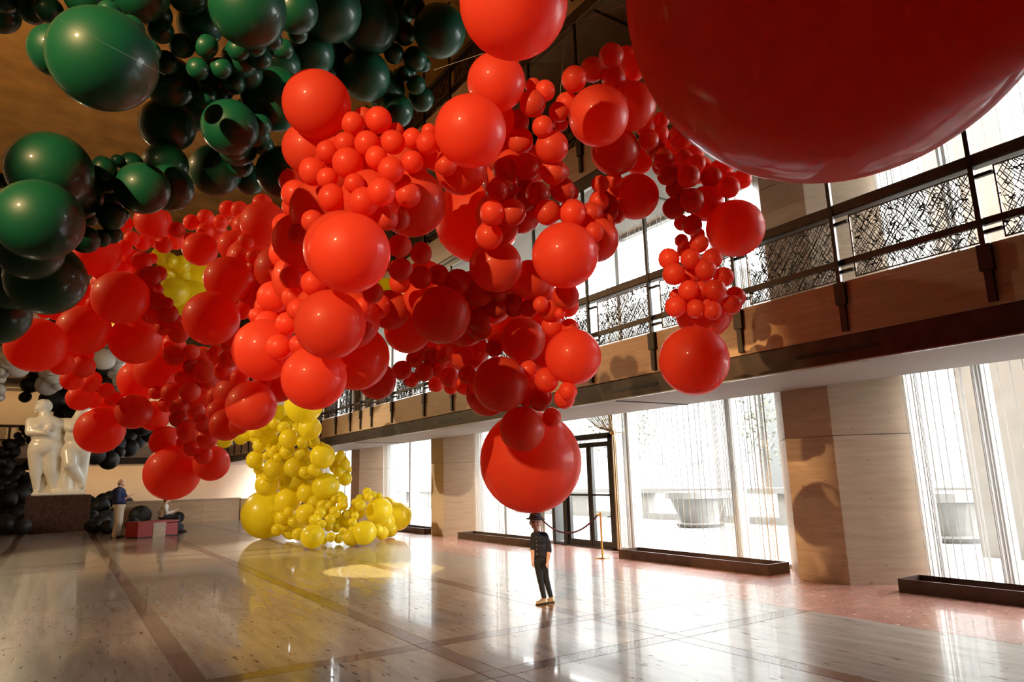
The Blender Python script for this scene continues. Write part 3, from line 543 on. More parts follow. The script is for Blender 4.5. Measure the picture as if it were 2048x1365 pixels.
# white, far behind
block('white', 0, 600, 4, '830,475,88 935,520,60 1000,500,54 915,592,48 960,650,54 985,705,50 860,390,80 960,430,80 790,330,70 380,680,86 430,615,62 462,692,36 362,592,48 410,570,40 150,545,78 40,410,48 20,460,50 55,515,40 10,560,46 30,590,40 5,630,40 0,720,42 0,780,36 270,150,60 250,80,60 330,110,70 420,700,40 100,480,60 -10,500,50')
# black, around the statue
block('black', 0, 0, 1, '62,700,14 75,715,18 95,730,22 110,712,20 130,735,24 150,760,22 120,770,26 105,800,24 140,800,26 60,770,17 50,795,11 165,775,22 175,750,20 190,730,20 205,745,22 215,770,20 200,790,18 130,825,20 150,830,18 230,790,16 240,800,18 225,815,18 245,830,18 265,855,18 285,850,22 300,870,16 250,870,22 230,890,20 258,897,18 275,885,14 205,895,24 190,910,20 218,921,19 180,890,18 228,912,9 210,870,22 238,855,18 160,850,20 185,840,18 240,905,10')
block('black', 0, 850, 5.936, '60,215,36 210,130,42 260,40,34 130,270,60 230,200,60 300,90,40 40,330,60 160,370,60 270,290,70 0,440,60 100,450,60 230,500,80 340,480,60 60,560,70 160,620,70 20,660,60 310,590,30 170,715,36 100,760,60 210,810,70 320,740,98 30,860,80 140,930,90 270,900,60 200,1010,90 60,1040,90 10,1190,60 120,1210,90 220,1180,80 180,1100,80 260,1080,60 -30,760,60 -20,960,80 330,880,50 0,300,40 330,130,40 370,190,50')
block('black', 160, 880, 5.85, '180,770,90 270,720,90 330,720,82 280,800,50 210,850,60 310,940,110 240,980,100 150,900,80 140,1010,80 540,930,64 700,890,118 620,770,36 620,810,40 700,790,36 730,830,36 800,800,46 830,870,50 905,800,56 880,860,48 570,830,40 850,930,50 930,860,40 640,900,60 480,880,60 400,900,80 130,700,40 80,680,40 760,930,40')
block('black', 0, 0, 1, '25,905,16 10,930,18 30,950,18 55,965,16 40,990,18 15,1000,18 35,1030,20 10,1050,20 60,1040,18 5,970,18 45,1055,16 20,890,12 60,1010,16 110,690,14 85,690,14 160,700,16 185,770,18 90,750,18 70,745,16 180,1040,18 200,1015,18 220,1000,16 235,1030,18 250,1010,16 215,1055,14 190,1055,14 285,1035,16 300,1030,14 265,1050,14')
block('grey', 160, 880, 5.85, '1150,910,66 1165,1030,46')
ANCH = {'red': [(697,507,4.9),(634,209,5.9),(941,262,5.5),(993,165,5.9),(660,648,5.6),(628,766,6.0),(883,630,6.6),(1122,511,6.0),(1046,681,7.4),(1146,714,7.0),(1001,770,7.0),(1061,923,7.6),(1197,232,6.3),(1272,394,7.0),(1470,457,6.9),(1388,722,5.9),(1388,560,6.4),(311,742,8.8),(199,861,8.8),(345,946,8.6),(456,557,8.0),(423,637,7.2),(241,596,7.6),(168,662,7.8),(71,690,7.2),(530,700,6.2),(502,812,6.8),(400,740,8.6),(1027,6,4.6),(400,430,9.5),(330,440,9.0),(1340,340,6.8),(740,380,5.2),(870,730,8.2),(1040,330,6.2),(1230,100,6.6)],
 'green': [(207,119,4.4),(78,441,4.8),(92,558,5.4),(285,377,6.0),(548,198,6.6),(879,62,7.4),(335,251,6.6),(460,256,6.4),(496,18,5.4),(430,341,7.0),(731,152,7.6),(400,100,5.8),(100,343,5.4),(0,630,6.0),(842,180,8.0),(210,440,5.8)],
 'yellow': [(625,1074,16.6),(729,1066,16.3),(532,1029,19.4),(795,1034,18.4),(645,912,17.6),(560,850,17.8),(700,950,18.4),(605,810,16.8),(450,885,19.0),(347,585,13.5),(775,590,12.0),(380,560,14.0),(580,1050,17.8),(700,1020,17.4),(220,655,15.0)],
 'white': [(220,700,27.0),(85,768,27.5),(20,720,25.0)],
 'black': [(120,770,31.5),(218,921,30.0),(280,860,31.0),(20,1000,29.2),(50,920,30.5),(200,1030,29.6),(290,1030,28.6)],
 'grey': [(357,1040,28.0)]}
nB = len(BL); P = np.zeros((nB, 2)); RP = np.zeros(nB); D = np.zeros(nB); LAY = np.array([b[4] for b in BL])
for i, (c, x, y, r, l) in enumerate(BL):
    P[i] = (x, y); RP[i] = r
    a = np.array(ANCH[c], float); w = 1.0/((a[:, 0]-x)**2+(a[:, 1]-y)**2+60.0)**1.5
    D[i] = (w*a[:, 2]).sum()/w.sum()*(1.0+0.035*l)
RAYS = np.array([ray(x, y) for x, y in P])
for it in range(60):                           # ease balloons apart along their own line of sight so that they only press together
    C = CAMP+RAYS*D[:, None]; R = RP*D/FPX
    dif = C[:, None, :]-C[None, :, :]; dist = np.sqrt((dif**2).sum(-1))+np.eye(nB)*9
    pen = np.minimum((R[:, None]+R[None, :])*0.90-dist, 2*np.minimum(R[:, None], R[None, :])); pen[pen < 0.012] = 0
    if pen.max() <= 0: break
    order = np.sign((D-R*0.2)[:, None]-(D-R*0.2)[None, :]+1e-6*(np.arange(nB)[:, None]-np.arange(nB)[None, :]))
    push = np.clip((pen*order*np.minimum(1, R[None, :]/(R[:, None]+R[None, :])*1.6)*0.16).sum(1), -0.08, 0.08)
    D += push
C = CAMP+RAYS*D[:, None]; R = RP*D/FPX
for i in range(nB):                            # nothing through the floor
    if C[i, 2]-R[i] < 0.004:
        if BL[i][0] in ('yellow', 'black', 'grey'):
            d = RAYS[i]; k = RP[i]/FPX; t = (CAMH-0.004)/(-(d[2])+k) if (k-d[2]) > 0 else D[i]
            D[i] = min(D[i], t); C[i] = CAMP+d*D[i]; R[i] = k*D[i]
def balloon_mesh(name, nu, nv, egg):
    prof = []
    for a in np.linspace(-math.pi/2, math.pi/2, nv):
        z, r = math.sin(a), math.cos(a)
        zz = z*(1.0+egg*0.5) if z < 0 else z
        rr_ = r*(1.0-egg*0.35*max(0, -z)**2)
        prof.append((rr_, zz))
    b = -(1.0+egg*0.5)
    prof = [(0.055, b-0.065), (0.045, b-0.045), (0.028, b-0.02), (0.05, b+0.004)]+prof[1:]
    prof[-1] = (0.002, prof[-1][1])
    return MB().lathe(prof, n=nu).mesh(name, None, True)
LOD = [balloon_mesh('balloon_small', 20, 14, 0.16), balloon_mesh('balloon_medium', 40, 26, 0.05), balloon_mesh('balloon_big', 96, 64, 0.03)]
for me in LOD: me.materials.append(None)
MATN = {'red': 'red_latex', 'green': 'green_latex', 'yellow': 'yellow_latex', 'white': 'white_latex', 'black': 'black_latex', 'grey': 'black_latex'}
def zone(c, x, y):
    if c == 'red':
        if x < 490: return 'red strand near the green balloons' if y < 600 else 'red strand above the bench'
        if x >= 1300 and y >= 395: return 'strand hanging before the railing'
        if x >= 1120 and y < 395: return 'strand beside the giant balloon'
        if x >= 1120 and y < 470: return 'short strand by the balcony windows'
        if y < 340 and x < 860: return 'top of the central mass'
        if x >= 860 and y < 470: return 'column right of the central mass'
        if x < 800: return 'middle of the central mass' if y < 600 else 'bottom of the central mass'
        return 'garland sloping towards the hat wearer' if y < 790 else 'garland tip above the hat wearer'
    if c == 'green':
        if x < 380 and y > 290: return 'cluster at the left edge'
        return 'cluster at the upper left' if x < 560 else 'cluster at the top centre'
    if c == 'yellow':
        if y < 720: return 'far strand between red balloons'
        return 'upper yellow column' if y < 970 and x < 712 else 'yellow pile on the floor'
    if c == 'white': return 'far cluster above the statue'
    if c == 'grey': return 'floor by the seated person'
    return ('cluster hanging behind the statue' if y < 960 and x > 48 else 'heap left of the pedestal') if x < 178 or y < 940 else 'heap right of the pedestal'
items = {}
for i in range(nB):
    c = BL[i][0]; z = zone(c, *P[i]); rp = RP[i]
    size = 'large' if rp >= (40 if c in ('red', 'green') else 20 if c == 'yellow' else 99) else 'mid-size' if rp >= (28 if c in ('red', 'green') else 12) else 'small'
    items.setdefault((c, size, z), []).append(i)
ordn = ['first', 'second', 'third', 'fourth', 'fifth', 'sixth', 'seventh', 'eighth', 'ninth', 'tenth', 'eleventh', 'twelfth', 'thirteenth', 'fourteenth', 'fifteenth', 'sixteenth']
label_of = {}
rown = ['top', 'second', 'third', 'fourth', 'fifth', 'sixth', 'seventh', 'eighth', 'ninth']
for (c, size, z), ids in items.items():
    front = sorted([i for i in ids if LAY[i] < 1.2], key=lambda i: P[i][1]); back = [i for i in ids if LAY[i] >= 1.2]
    for i in back: label_of[i] = (c, '%s %s balloon half hidden deep in the %s' % (size, c, z))
    nr = max(1, math.ceil(len(front)/8)); per = math.ceil(len(front)/nr) if front else 1
    for rj in range(nr):
        rowi = sorted(front[rj*per:(rj+1)*per], key=lambda i: P[i][0])
        for k, i in enumerate(rowi):
            rw = '' if nr == 1 else ', %s row' % ('bottom' if rj == nr-1 else rown[rj])
            label_of[i] = (c, 'only %s %s balloon, %s' % (size, c, z) if len(front) == 1 else '%s %s %s balloon from the left%s, %s' % (ordn[k], size, c, rw, z))
special = {(1388, 722): 'large red balloon at the bottom tip of the right hanging strand', (1061, 923): 'biggest red balloon hanging right above the hat wearer', (1027, 6): 'pinkish red balloon cut off by the top edge left of the giant one',
           (1044, 859): 'red balloon resting on the big one above the hat wearer', (345, 946): 'large red balloon hanging lowest, above the seated person', (697, 506): 'large round red balloon at the very front of the central mass', (634, 209): 'topmost large red balloon of the central mass, against the dark green ones',
           (532, 1029): 'biggest yellow balloon standing on the floor left of the yellow pile', (423, 637): 'pale pink lit red balloon in front of the far yellow ones', (218, 921): 'black balloon hanging lowest above the standing phone user',
           (207, 119): 'biggest glossy green balloon at the upper left', (883, 630): 'red balloon with a bright orange crescent of light, middle garland', (1470, 457): 'large red balloon beside the pier in the right hanging strand'}
used = set()
reds = [i for i in range(nB) if BL[i][0] == 'red']; keep = set(sorted([i for i in reds if LAY[i] < 2.4], key=lambda i: -RP[i])[:296]); spare = [i for i in reds if i not in keep]
fill = MB()
for i in spare: fill.ellipsoid(C[i], (R[i], R[i], R[i]), None, 18)
tag(fill.build('red_balloon_fill', 'red_latex', None, True), 'small and half hidden red balloons packed deep inside the red strands', 'balloons', None, 'stuff')
spare = set(spare)
for i in np.argsort(-RP):
    if i in spare: continue
    c, x, y = BL[i][0], P[i][0], P[i][1]
    lod = 0 if RP[i] < 30 else 1
    lab = label_of[i][1]
    for (sx_, sy_), t in special.items():
        if (sx_, sy_) not in used and abs(sx_-x) < 4 and abs(sy_-y) < 4 and LAY[i] < 1.1: lab = t; used.add((sx_, sy_)); break
    o = bpy.data.objects.new({'red': 'red_balloon', 'green': 'green_balloon', 'yellow': 'yellow_balloon', 'white': 'white_balloon'}.get(c, 'black_balloon'), LOD[lod]); COL.objects.link(o)
    o.material_slots[0].link = 'OBJECT'; o.material_slots[0].material = M[MATN[c]]
    o.location = C[i]; s = R[i]; o.scale = (s, s, s)
    g = Vector((FW[0], FW[1], FW[2]+0.5))+Vector((random.uniform(-1, 1), random.uniform(-1, 1), random.uniform(-0.6, 1)))*(1.1 if lod == 0 else 0.5)   # neck points into the cluster
    if c == 'yellow' and y > 950: g.z = abs(g.z)*0.3
    o.rotation_euler = (-g).to_track_quat('Z', 'Y').to_euler()
    col = 'black' if c == 'grey' else c
    tag(o, lab.replace('grey', 'black'), 'balloon', zone(c, x, y))
gb = bpy.data.objects.new('red_balloon', LOD[2]); COL.objects.link(gb); gb.material_slots[0].link = 'OBJECT'; gb.material_slots[0].material = M['red_latex']
GD = 2.75
gb.location = at_depth(1660, -45, GD); gs = 402*GD/FPX; gb.scale = (gs, gs, gs); gb.rotation_euler = (0.5, math.pi-0.3, 0.4)
tag(gb, 'giant dark red balloon filling the upper right corner', 'balloon', 'giant red balloon')
# thin nylon lines that hold the strands
def wire(p, q, lab, r=0.0007): tag(MB().tube([p, q], r, 5).build('nylon_line', 'nylon_line'), lab, 'line', 'nylon lines')
wire(at_depth(1119, 205, 6.2), at_depth(1131, 60, 6.9), 'thin vertical nylon line above the red column')
wire(at_depth(868, 140, 5.0), at_depth(1300, -6, 4.3), 'thin slanting nylon line crossing the top pink red balloon')
wire(at_depth(120, 40, 3.6), at_depth(330, 150, 4.1), 'thin nylon line crossing the biggest green balloon')
# ------------------------------------------------------------------ far end: counter, pedestal, statue
ct = empty('stone_counter', (5.0, 32.4, 0), 'low travertine counter along the far end wall', 'counter')
x = 2.2
for w in (1.5, 1.5, 1.5):
    MB().box((x+0.003, 32.3, 0), (x+w-0.003, 32.75, 0.93)).build('stone_panel', 'wall_stone', ct); x += w
MB().box((2.15, 32.25, 0.93), (6.75, 32.8, 0.97)).build('counter_top', 'pier_stone', ct)
cv = tag(MB().lathe([(0.44, 0), (0.44, 0.88), (0.40, 0.92), (0.05, 0.93)], (7.15, 32.5, 0), 32).build('curved_counter_end', 'cream_wall', None, True), 'white rounded counter end by the far windows', 'counter')
PY = 30.4
tag(MB().box((-0.98, PY-0.1, 0), (1.02, PY+1.5, 1.31), 0.02).build('pedestal', 'pedestal_stone'), 'dark brown stone pedestal under the white statue', 'pedestal')
sm = MB(); y = PY+0.62; cap, ell = sm.capsule, sm.ellipsoid
# left figure: standing, arm folded across the belly, face turned to the left
ell((-0.80, y, 4.62), (0.19, 0.21, 0.27)); ell((-0.93, y-0.06, 4.56), (0.10, 0.13, 0.17)); ell((-0.72, y+0.06, 4.72), (0.20, 0.20, 0.18))
cap((-0.97, y-0.10, 4.58), (-1.03, y-0.12, 4.52), 0.035, 0.03); ell((-0.60, y+0.1, 4.62), (0.12, 0.14, 0.2))
cap((-0.74, y, 4.5), (-0.66, y, 4.15), 0.16, 0.24)
ell((-0.62, y, 3.92), (0.60, 0.34, 0.36)); ell((-0.60, y, 3.55), (0.50, 0.34, 0.42)); ell((-0.58, y, 3.10), (0.55, 0.38, 0.42)); ell((-0.88, y-0.22, 3.82), (0.20, 0.18, 0.19)); ell((-0.50, y-0.24, 3.80), (0.20, 0.18, 0.19))
cap((-1.10, y, 4.02), (-1.10, y-0.14, 3.64), 0.19, 0.165); cap((-1.10, y-0.14, 3.64), (-0.66, y-0.40, 3.60), 0.16, 0.10); cap((-0.66, y-0.40, 3.60), (-0.55, y-0.40, 3.55), 0.09, 0.06)
cap((-0.84, y, 2.95), (-0.78, y, 2.10), 0.30, 0.20); cap((-0.78, y, 2.10), (-0.71, y+0.04, 1.50), 0.19, 0.105); ell((-0.72, y-0.12, 1.40), (0.13, 0.28, 0.09))
cap((-0.40, y, 2.95), (-0.30, y-0.05, 2.15), 0.32, 0.24); cap((-0.30, y-0.05, 2.15), (-0.18, y, 1.50), 0.23, 0.13); ell((-0.12, y-0.14, 1.40), (0.15, 0.28, 0.09))
# right figure: leg crossing in front, arm round the neighbour
ell((0.47, y, 4.50), (0.20, 0.22, 0.27)); cap((0.40, y, 4.42), (0.34, y, 4.1), 0.15, 0.22); ell((0.60, y+0.05, 4.55), (0.16, 0.18, 0.2))
ell((0.36, y, 3.88), (0.50, 0.32, 0.34)); ell((0.38, y, 3.50), (0.44, 0.32, 0.40)); ell((0.44, y, 3.05), (0.50, 0.36, 0.42)); cap((0.05, y+0.1, 4.05), (-0.45, y+0.15, 4.05), 0.17, 0.15); ell((0.20, y-0.22, 3.80), (0.19, 0.17, 0.18)); ell((0.55, y-0.22, 3.78), (0.19, 0.17, 0.18))
cap((0.78, y, 3.95), (0.84, y-0.05, 3.5), 0.17, 0.15); cap((0.84, y-0.05, 3.5), (0.82, y-0.15, 2.98), 0.14, 0.10)
cap((0.20, y-0.1, 2.90), (0.26, y-0.34, 2.42), 0.30, 0.24); cap((0.26, y-0.34, 2.42), (0.66, y-0.22, 1.82), 0.22, 0.12); cap((0.66, y-0.22, 1.82), (0.74, y-0.25, 1.62), 0.11, 0.09)
cap((0.60, y, 2.9), (0.62, y+0.05, 2.1), 0.30, 0.24); cap((0.62, y+0.05, 2.1), (0.60, y, 1.50), 0.24, 0.22)
cap((0.10, y+0.1, 2.7), (0.22, y+0.05, 1.55), 0.26, 0.36); ell((0.30, y, 1.46), (0.48, 0.30, 0.18)); cap((-0.05, y+0.2, 3.4), (0.05, y+0.2, 1.6), 0.2, 0.22)
st = empty('statue', (0, y, 1.31), 'white marble statue of two standing women on a dark pedestal', 'statue')
remeshed(sm, 'figures', 'statue_marble', 0.035, st, 5)
hb = MB()
for k in range(16):
    t = k/15; hb.capsule((-0.98+0.05*math.sin(k*2.1)+0.28*t, y-0.12+0.2*t, 4.72+0.10*math.sin(3.1*t)+0.03*math.cos(k*1.7)), (-0.95+0.30*t, y-0.05+0.22*t, 4.66+0.12*math.sin(3.1*t)), 0.055, 0.05, 8)
    hb.capsule((-0.99+0.04*math.sin(k*1.3), y-0.02+0.01*k, 4.74-0.024*k), (-0.93, y+0.05, 4.70-0.02*k), 0.04, 0.04, 8)
remeshed(hb, 'curled_hair', 'statue_marble', 0.022, st, 2)
bs = MB(); bs.box((-0.84, PY+0.02, 1.31), (0.84, PY+1.25, 1.42), 0.03); bs.build('base', 'statue_marble', st)
bk = MB(); bk.prism([(-0.78, y+0.06), (-0.15, y+0.06), (-0.15, y+0.36), (-0.78, y+0.36)], 1.40, 2.7); bk.build('support_block', 'statue_marble', st)
# ------------------------------------------------------------------ bench
u = Vector((0.92, 0.39, 0)).normalized(); v = Vector((-0.39, 0.92, 0)).normalized(); o0 = Vector((2.10, 24.05, 0))
bn_ = empty('bench', o0, 'low red bench with a stone block in the middle', 'bench')
def obox(mb, a0, a1, b0, b1, z0, z1):
    q = [o0+u*a+v*b for a, b in ((a0, b0), (a1, b0), (a1, b1), (a0, b1))]; return mb.prism([(t.x, t.y) for t in q], z0, z1)
for a0, a1 in ((0, 0.46), (0.86, 1.26)):
    obox(MB(), a0, a1, 0, 0.72, 0.03, 0.40).build('red_block', 'red_upholstery', bn_)
obox(MB(), -0.01, 0.46, -0.01, 0.73, 0.40, 0.48).build('seat_cushion', 'red_upholstery', bn_); obox(MB(), 0.46, 1.27, -0.01, 0.73, 0.43, 0.48).build('seat_cushion', 'red_upholstery', bn_)
obox(MB(), 0.46, 0.86, -0.015, 0.70, 0.0, 0.43).build('stone_block', 'pier_stone', bn_)
obox(MB(), 0.03, 1.23, 0.04, 0.68, 0.0, 0.03).build('plinth', 'slot_black', bn_)
# ------------------------------------------------------------------ people
def person(base, scale, label):
    """returns a root and a mapper from picture-like local coordinates (right, towards viewer, up) to the world"""
    b = Vector((base[0], base[1], 0)); d = Vector((base[0], base[1], 0)).normalized(); rt = Vector((d.y, -d.x, 0))
    root = empty('person', b, label, 'person')
    return root, (lambda a, t, z: b+rt*a*scale-d*t*scale+Vector((0, 0, z*scale))), scale
class Fig:
    def __init__(s, f, sc): s.m = MB(); s.f = f; s.sc = sc
    def c(s, p, q, r0, r1, n=12): s.m.capsule(s.f(*p), s.f(*q), r0*s.sc, r1*s.sc, n); return s
    def e(s, p, r):
        o = s.f(0, 0, 0); X, Y_, Z = s.f(1, 0, 0)-o, s.f(0, 1, 0)-o, s.f(0, 0, 1)-o
        R_ = Matrix((X.normalized(), Y_.normalized(), Z.normalized())).transposed(); s.m.ellipsoid(s.f(*p), tuple(k*s.sc for k in r), R_); return s
    def chain(s, pts, rs):
        for i in range(len(pts)-1): s.c(pts[i], pts[i+1], rs[i], rs[i+1])
        return s
    def hand(s, w, dirv, side, L_=0.085, up=(0, 0, -1)):
        """palm and five curled fingers; dirv = direction of the fingers, side = direction of the thumb"""
        w, dv, sv = Vector(w), Vector(dirv).normalized(), Vector(side).normalized(); nv = dv.cross(sv).normalized()
        pe = w+dv*L_*0.55
        for k in (-0.8, -0.25, 0.3, 0.8): s.c(w, pe+sv*0.016*k, L_*0.13, L_*0.15)
        for k, fl in ((-0.95, 0.36), (-0.33, 0.44), (0.3, 0.47), (0.9, 0.41)):
            a = pe+sv*0.018*k; b_ = a+dv*L_*fl*0.5+nv*0.004; c_ = b_+dv*L_*fl*0.42+nv*0.012
            s.c(a, b_, L_*0.095, L_*0.085, 8); s.c(b_, c_, L_*0.085, L_*0.07, 8)
        a = w+dv*L_*0.18+sv*0.016; b_ = a+dv*L_*0.26+sv*0.014; s.c(a, b_, L_*0.11, L_*0.10, 8); s.c(b_, b_+dv*L_*0.22+nv*0.006, L_*0.10, L_*0.08, 8)
        return s
    def out(s, name, mat, vox, root, it=4): return remeshed(s.m, name, mat, vox, root, it)
# the child: feet to the left, face to the viewer
root, F, sc = person((5.02, 7.09), 1.0, 'small person in a hat and dark shirt standing under the big red balloon')
h = Fig(F, sc)
h.e((-0.052, 0.0, 0.962), (0.071, 0.078, 0.090)).e((-0.054, 0.022, 0.922), (0.054, 0.054, 0.054)).e((-0.056, 0.040, 0.897), (0.022, 0.025, 0.018))
h.c((-0.056, 0.075, 0.957), (-0.057, 0.086, 0.938), 0.007, 0.011, 8).e((-0.022, 0.058, 0.930), (0.022, 0.016, 0.020)).e((-0.086, 0.055, 0.930), (0.020, 0.016, 0.020))
for sx in (-0.125, 0.021): h.e((sx, -0.005, 0.950), (0.009, 0.017, 0.024))
h.c((-0.045, -0.01, 0.90), (-0.035, -0.015, 0.80), 0.034, 0.040)
h.chain([(-0.098, 0.03, 0.66), (-0.100, 0.045, 0.56), (-0.104, 0.055, 0.505)], [0.026, 0.023, 0.016]).hand((-0.104, 0.055, 0.505), (0.02, 0.1, -1), (0.3, 1, 0.1), 0.080)
h.chain([(0.100, 0.0, 0.63), (0.090, 0.02, 0.54), (0.080, 0.04, 0.495)], [0.027, 0.024, 0.017]).hand((0.080, 0.04, 0.495), (-0.12, 0.1, -1), (-0.5, 0.9, 0.1), 0.085)
body = h.out('body', 'skin', 0.0042, root, 3)
for sx in (-0.083, -0.029):
    Fig(F, sc).e((sx, 0.069, 0.958), (0.012, 0.006, 0.0065)).m.build('eye', 'eye', body, True)
    Fig(F, sc).c((sx-0.012, 0.070, 0.973), (sx+0.012, 0.071, 0.974), 0.0035, 0.0035, 6).m.build('eyebrow', 'hair_dark', body, True)
Fig(F, sc).c((-0.072, 0.067, 0.914), (-0.041, 0.067, 0.914), 0.0052, 0.0052, 8).m.build('mouth', 'lips', body, True)
hr = Fig(F, sc); hr.e((-0.050, -0.022, 0.982), (0.075, 0.074, 0.078)); hr.c((-0.113, 0.0, 0.985), (-0.112, -0.01, 0.945), 0.012, 0.008, 8); hr.c((0.012, 0.0, 0.985), (0.012, -0.01, 0.945), 0.012, 0.008, 8); hr.out('hair', 'hair_dark', 0.006, root, 2)
t = MB(); t.lathe([(0.066, -0.006), (0.096, -0.012), (0.121, -0.016), (0.124, -0.011), (0.106, -0.003), (0.087, 0.004), (0.081, 0.010), (0.079, 0.026), (0.069, 0.050), (0.058, 0.062), (0.038, 0.066), (0.004, 0.062)], n=32)
tilt = Matrix.Rotation(0.03, 3, (F(1, 0, 0)-F(0, 0, 0))) @ Matrix.Rotation(0.06, 3, 'Y'); c0 = F(-0.052, -0.006, 1.006)
MB().add([c0+tilt @ Vector(q) for q in t.v], t.f).build('hat', 'hat_felt', root, True)
t = MB(); t.lathe([(0.0812, 0.007), (0.0822, 0.009), (0.0805, 0.024), (0.0790, 0.026)], n=32)
MB().add([c0+tilt @ Vector(q) for q in t.v], t.f).build('hat_band', 'slot_black', root, True)
sh = Fig(F, sc)
sh.c((-0.075, 0, 0.800), (0.045, -0.02, 0.795), 0.044, 0.046).e((-0.015, -0.005, 0.745), (0.098, 0.062, 0.085)).e((-0.010, -0.005, 0.650), (0.092, 0.062, 0.10)).e((-0.006, 0, 0.570), (0.090, 0.064, 0.060)).c((-0.075, 0.0, 0.535), (0.060, 0, 0.530), 0.030, 0.032)
sh.chain([(-0.080, 0.0, 0.795), (-0.096, 0.01, 0.70), (-0.098, 0.03, 0.645)], [0.040, 0.034, 0.032]); sh.chain([(0.055, -0.02, 0.790), (0.092, -0.015, 0.70), (0.101, 0.0, 0.615)], [0.046, 0.040, 0.036])
so = sh.out('shirt', 'navy_shirt', 0.0055, root, 3)
co = Fig(F, sc); co.c((-0.075, 0.030, 0.838), (-0.050, 0.052, 0.806), 0.012, 0.009, 8).c((-0.010, 0.022, 0.842), (-0.040, 0.052, 0.806), 0.012, 0.009, 8).c((-0.075, 0.030, 0.838), (-0.040, -0.05, 0.850), 0.012, 0.012, 8).c((-0.010, 0.022, 0.842), (-0.040, -0.05, 0.850), 0.012, 0.012, 8)
co.out('collar', 'navy_shirt', 0.005, root, 1)
for z in (0.785, 0.735, 0.69, 0.64, 0.585): Fig(F, sc).e((-0.052, 0.060 if z < 0.78 else 0.05, z), (0.0038, 0.003, 0.0038)).m.build('button', 'button_white', so, True)
tr_ = Fig(F, sc); tr_.e((-0.004, 0, 0.505), (0.078, 0.062, 0.060)).chain([(-0.035, 0.01, 0.48), (-0.018, 0.02, 0.30), (0.020, 0.015, 0.075)], [0.056, 0.041, 0.030]).chain([(0.030, -0.01, 0.48), (0.050, -0.03, 0.30), (0.102, -0.04, 0.08)], [0.055, 0.040, 0.029])
tr_.out('trousers', 'dark_jeans', 0.0055, root, 3)
for (a, b_) in (((0.030, 0.012, 0.032), (-0.060, 0.075, 0.022)), ((0.118, -0.040, 0.032), (0.045, -0.01, 0.022))):
    q = Fig(F, sc); q.c(a, b_, 0.032, 0.022).c((a[0], a[1], a[2]+0.02), (b_[0]*0.4+a[0]*0.6, b_[1]*0.4+a[1]*0.6, 0.04), 0.030, 0.026)
    q.m.v = [(x_, y_, max(z_, 0.006)) for x_, y_, z_ in q.m.v]
    s_ = q.out('shoe', 'gold_leather', 0.005, root, 3)
    so_ = Fig(F, sc); so_.c((a[0], a[1], 0.008), (b_[0], b_[1], 0.008), 0.033, 0.025); so_.m.v = [(x_, y_, min(max(z_, 0.001), 0.012)) for x_, y_, z_ in so_.m.v]; so_.m.build('sole', 'slot_black', s_)
# the standing man, turned to the right, looking up from a phone
root, F, sc = person((1.60, 24.95), 1.0, 'standing person in a navy sweater and khaki trousers holding a phone')
h = Fig(F, sc); h.e((0.02, 0, 1.685), (0.092, 0.078, 0.115)).e((0.055, 0, 1.635), (0.062, 0.058, 0.065)).c((0.115, 0, 1.665), (0.125, 0, 1.645), 0.014, 0.02, 8).e((0.005, 0.078, 1.665), (0.024, 0.012, 0.032)).c((0.0, 0, 1.62), (-0.03, 0, 1.50), 0.058, 0.066)
h.hand((0.17, 0.12, 1.20), (0.75, 0.15, 0.55), (0, -0.6, 0.6), 0.15).hand((0.20, 0.02, 1.17), (0.75, 0.1, 0.5), (0, 0.6, 0.6), 0.15).c((0.10, 0.14, 1.16), (0.18, 0.12, 1.205), 0.036, 0.03).c((0.12, -0.02, 1.13), (0.21, 0.02, 1.175), 0.036, 0.03)
body = h.out('body', 'skin', 0.009, root, 3)
Fig(F, sc).e((0.098, 0.030, 1.70), (0.012, 0.014, 0.010)).m.build('eye', 'eye', body, True)
q = Fig(F, sc); q.e((-0.035, 0, 1.655), (0.062, 0.084, 0.055)); q.out('hair', 'hair_grey', 0.01, root, 2)
q = Fig(F, sc); q.e((-0.035, 0, 1.40), (0.20, 0.23, 0.14)).e((-0.01, 0, 1.24), (0.23, 0.22, 0.20)).e((0.0, 0, 1.08), (0.21, 0.21, 0.12)).chain([(-0.05, 0.20, 1.42), (-0.05, 0.23, 1.14), (0.11, 0.14, 1.165)], [0.075, 0.062, 0.046]).chain([(-0.03, -0.2, 1.42), (-0.02, -0.22, 1.14), (0.12, -0.03, 1.135)], [0.075, 0.062, 0.046]); q.c((-0.02, 0, 1.50), (-0.02, 0, 1.47), 0.085, 0.1)
q.out('sweater', 'navy_sweater', 0.014, root, 3)
q = Fig(F, sc); q.e((0.0, 0, 0.97), (0.19, 0.19, 0.12)).chain([(0.0, 0.09, 0.92), (0.0, 0.09, 0.50), (-0.05, 0.09, 0.07)], [0.14, 0.105, 0.08]).chain([(0.02, -0.09, 0.92), (0.04, -0.09, 0.50), (0.02, -0.09, 0.07)], [0.14, 0.105, 0.08]); q.out('trousers', 'khaki', 0.014, root, 3)
for dx, dy in ((-0.05, 0.09), (0.03, -0.09)):
    q = Fig(F, sc); q.c((dx-0.05, dy, 0.05), (dx+0.16, dy, 0.038), 0.046, 0.036); q.m.v = [(x_, y_, max(z_, 0.003)) for x_, y_, z_ in q.m.v]; q.out('shoe', 'black_leather', 0.011, root, 2)
ph = MB(); o_ = F(0.30, 0.08, 1.27); ax, ay, az = (F(1, 0, 0.75)-F(0, 0, 0)).normalized(), (F(0, 1, 0)-F(0, 0, 0)).normalized(), None; az = ax.cross(ay).normalized()
ph.box((-0.085, -0.042, -0.006), (0.085, 0.042, 0.006), 0.003); tag(MB().add([o_+ax*a+ay*b_+az*c_ for a, b_, c_ in ph.v], ph.f).build('smartphone', 'slot_black'), 'black smartphone in the hands of the standing person in navy', 'phone')
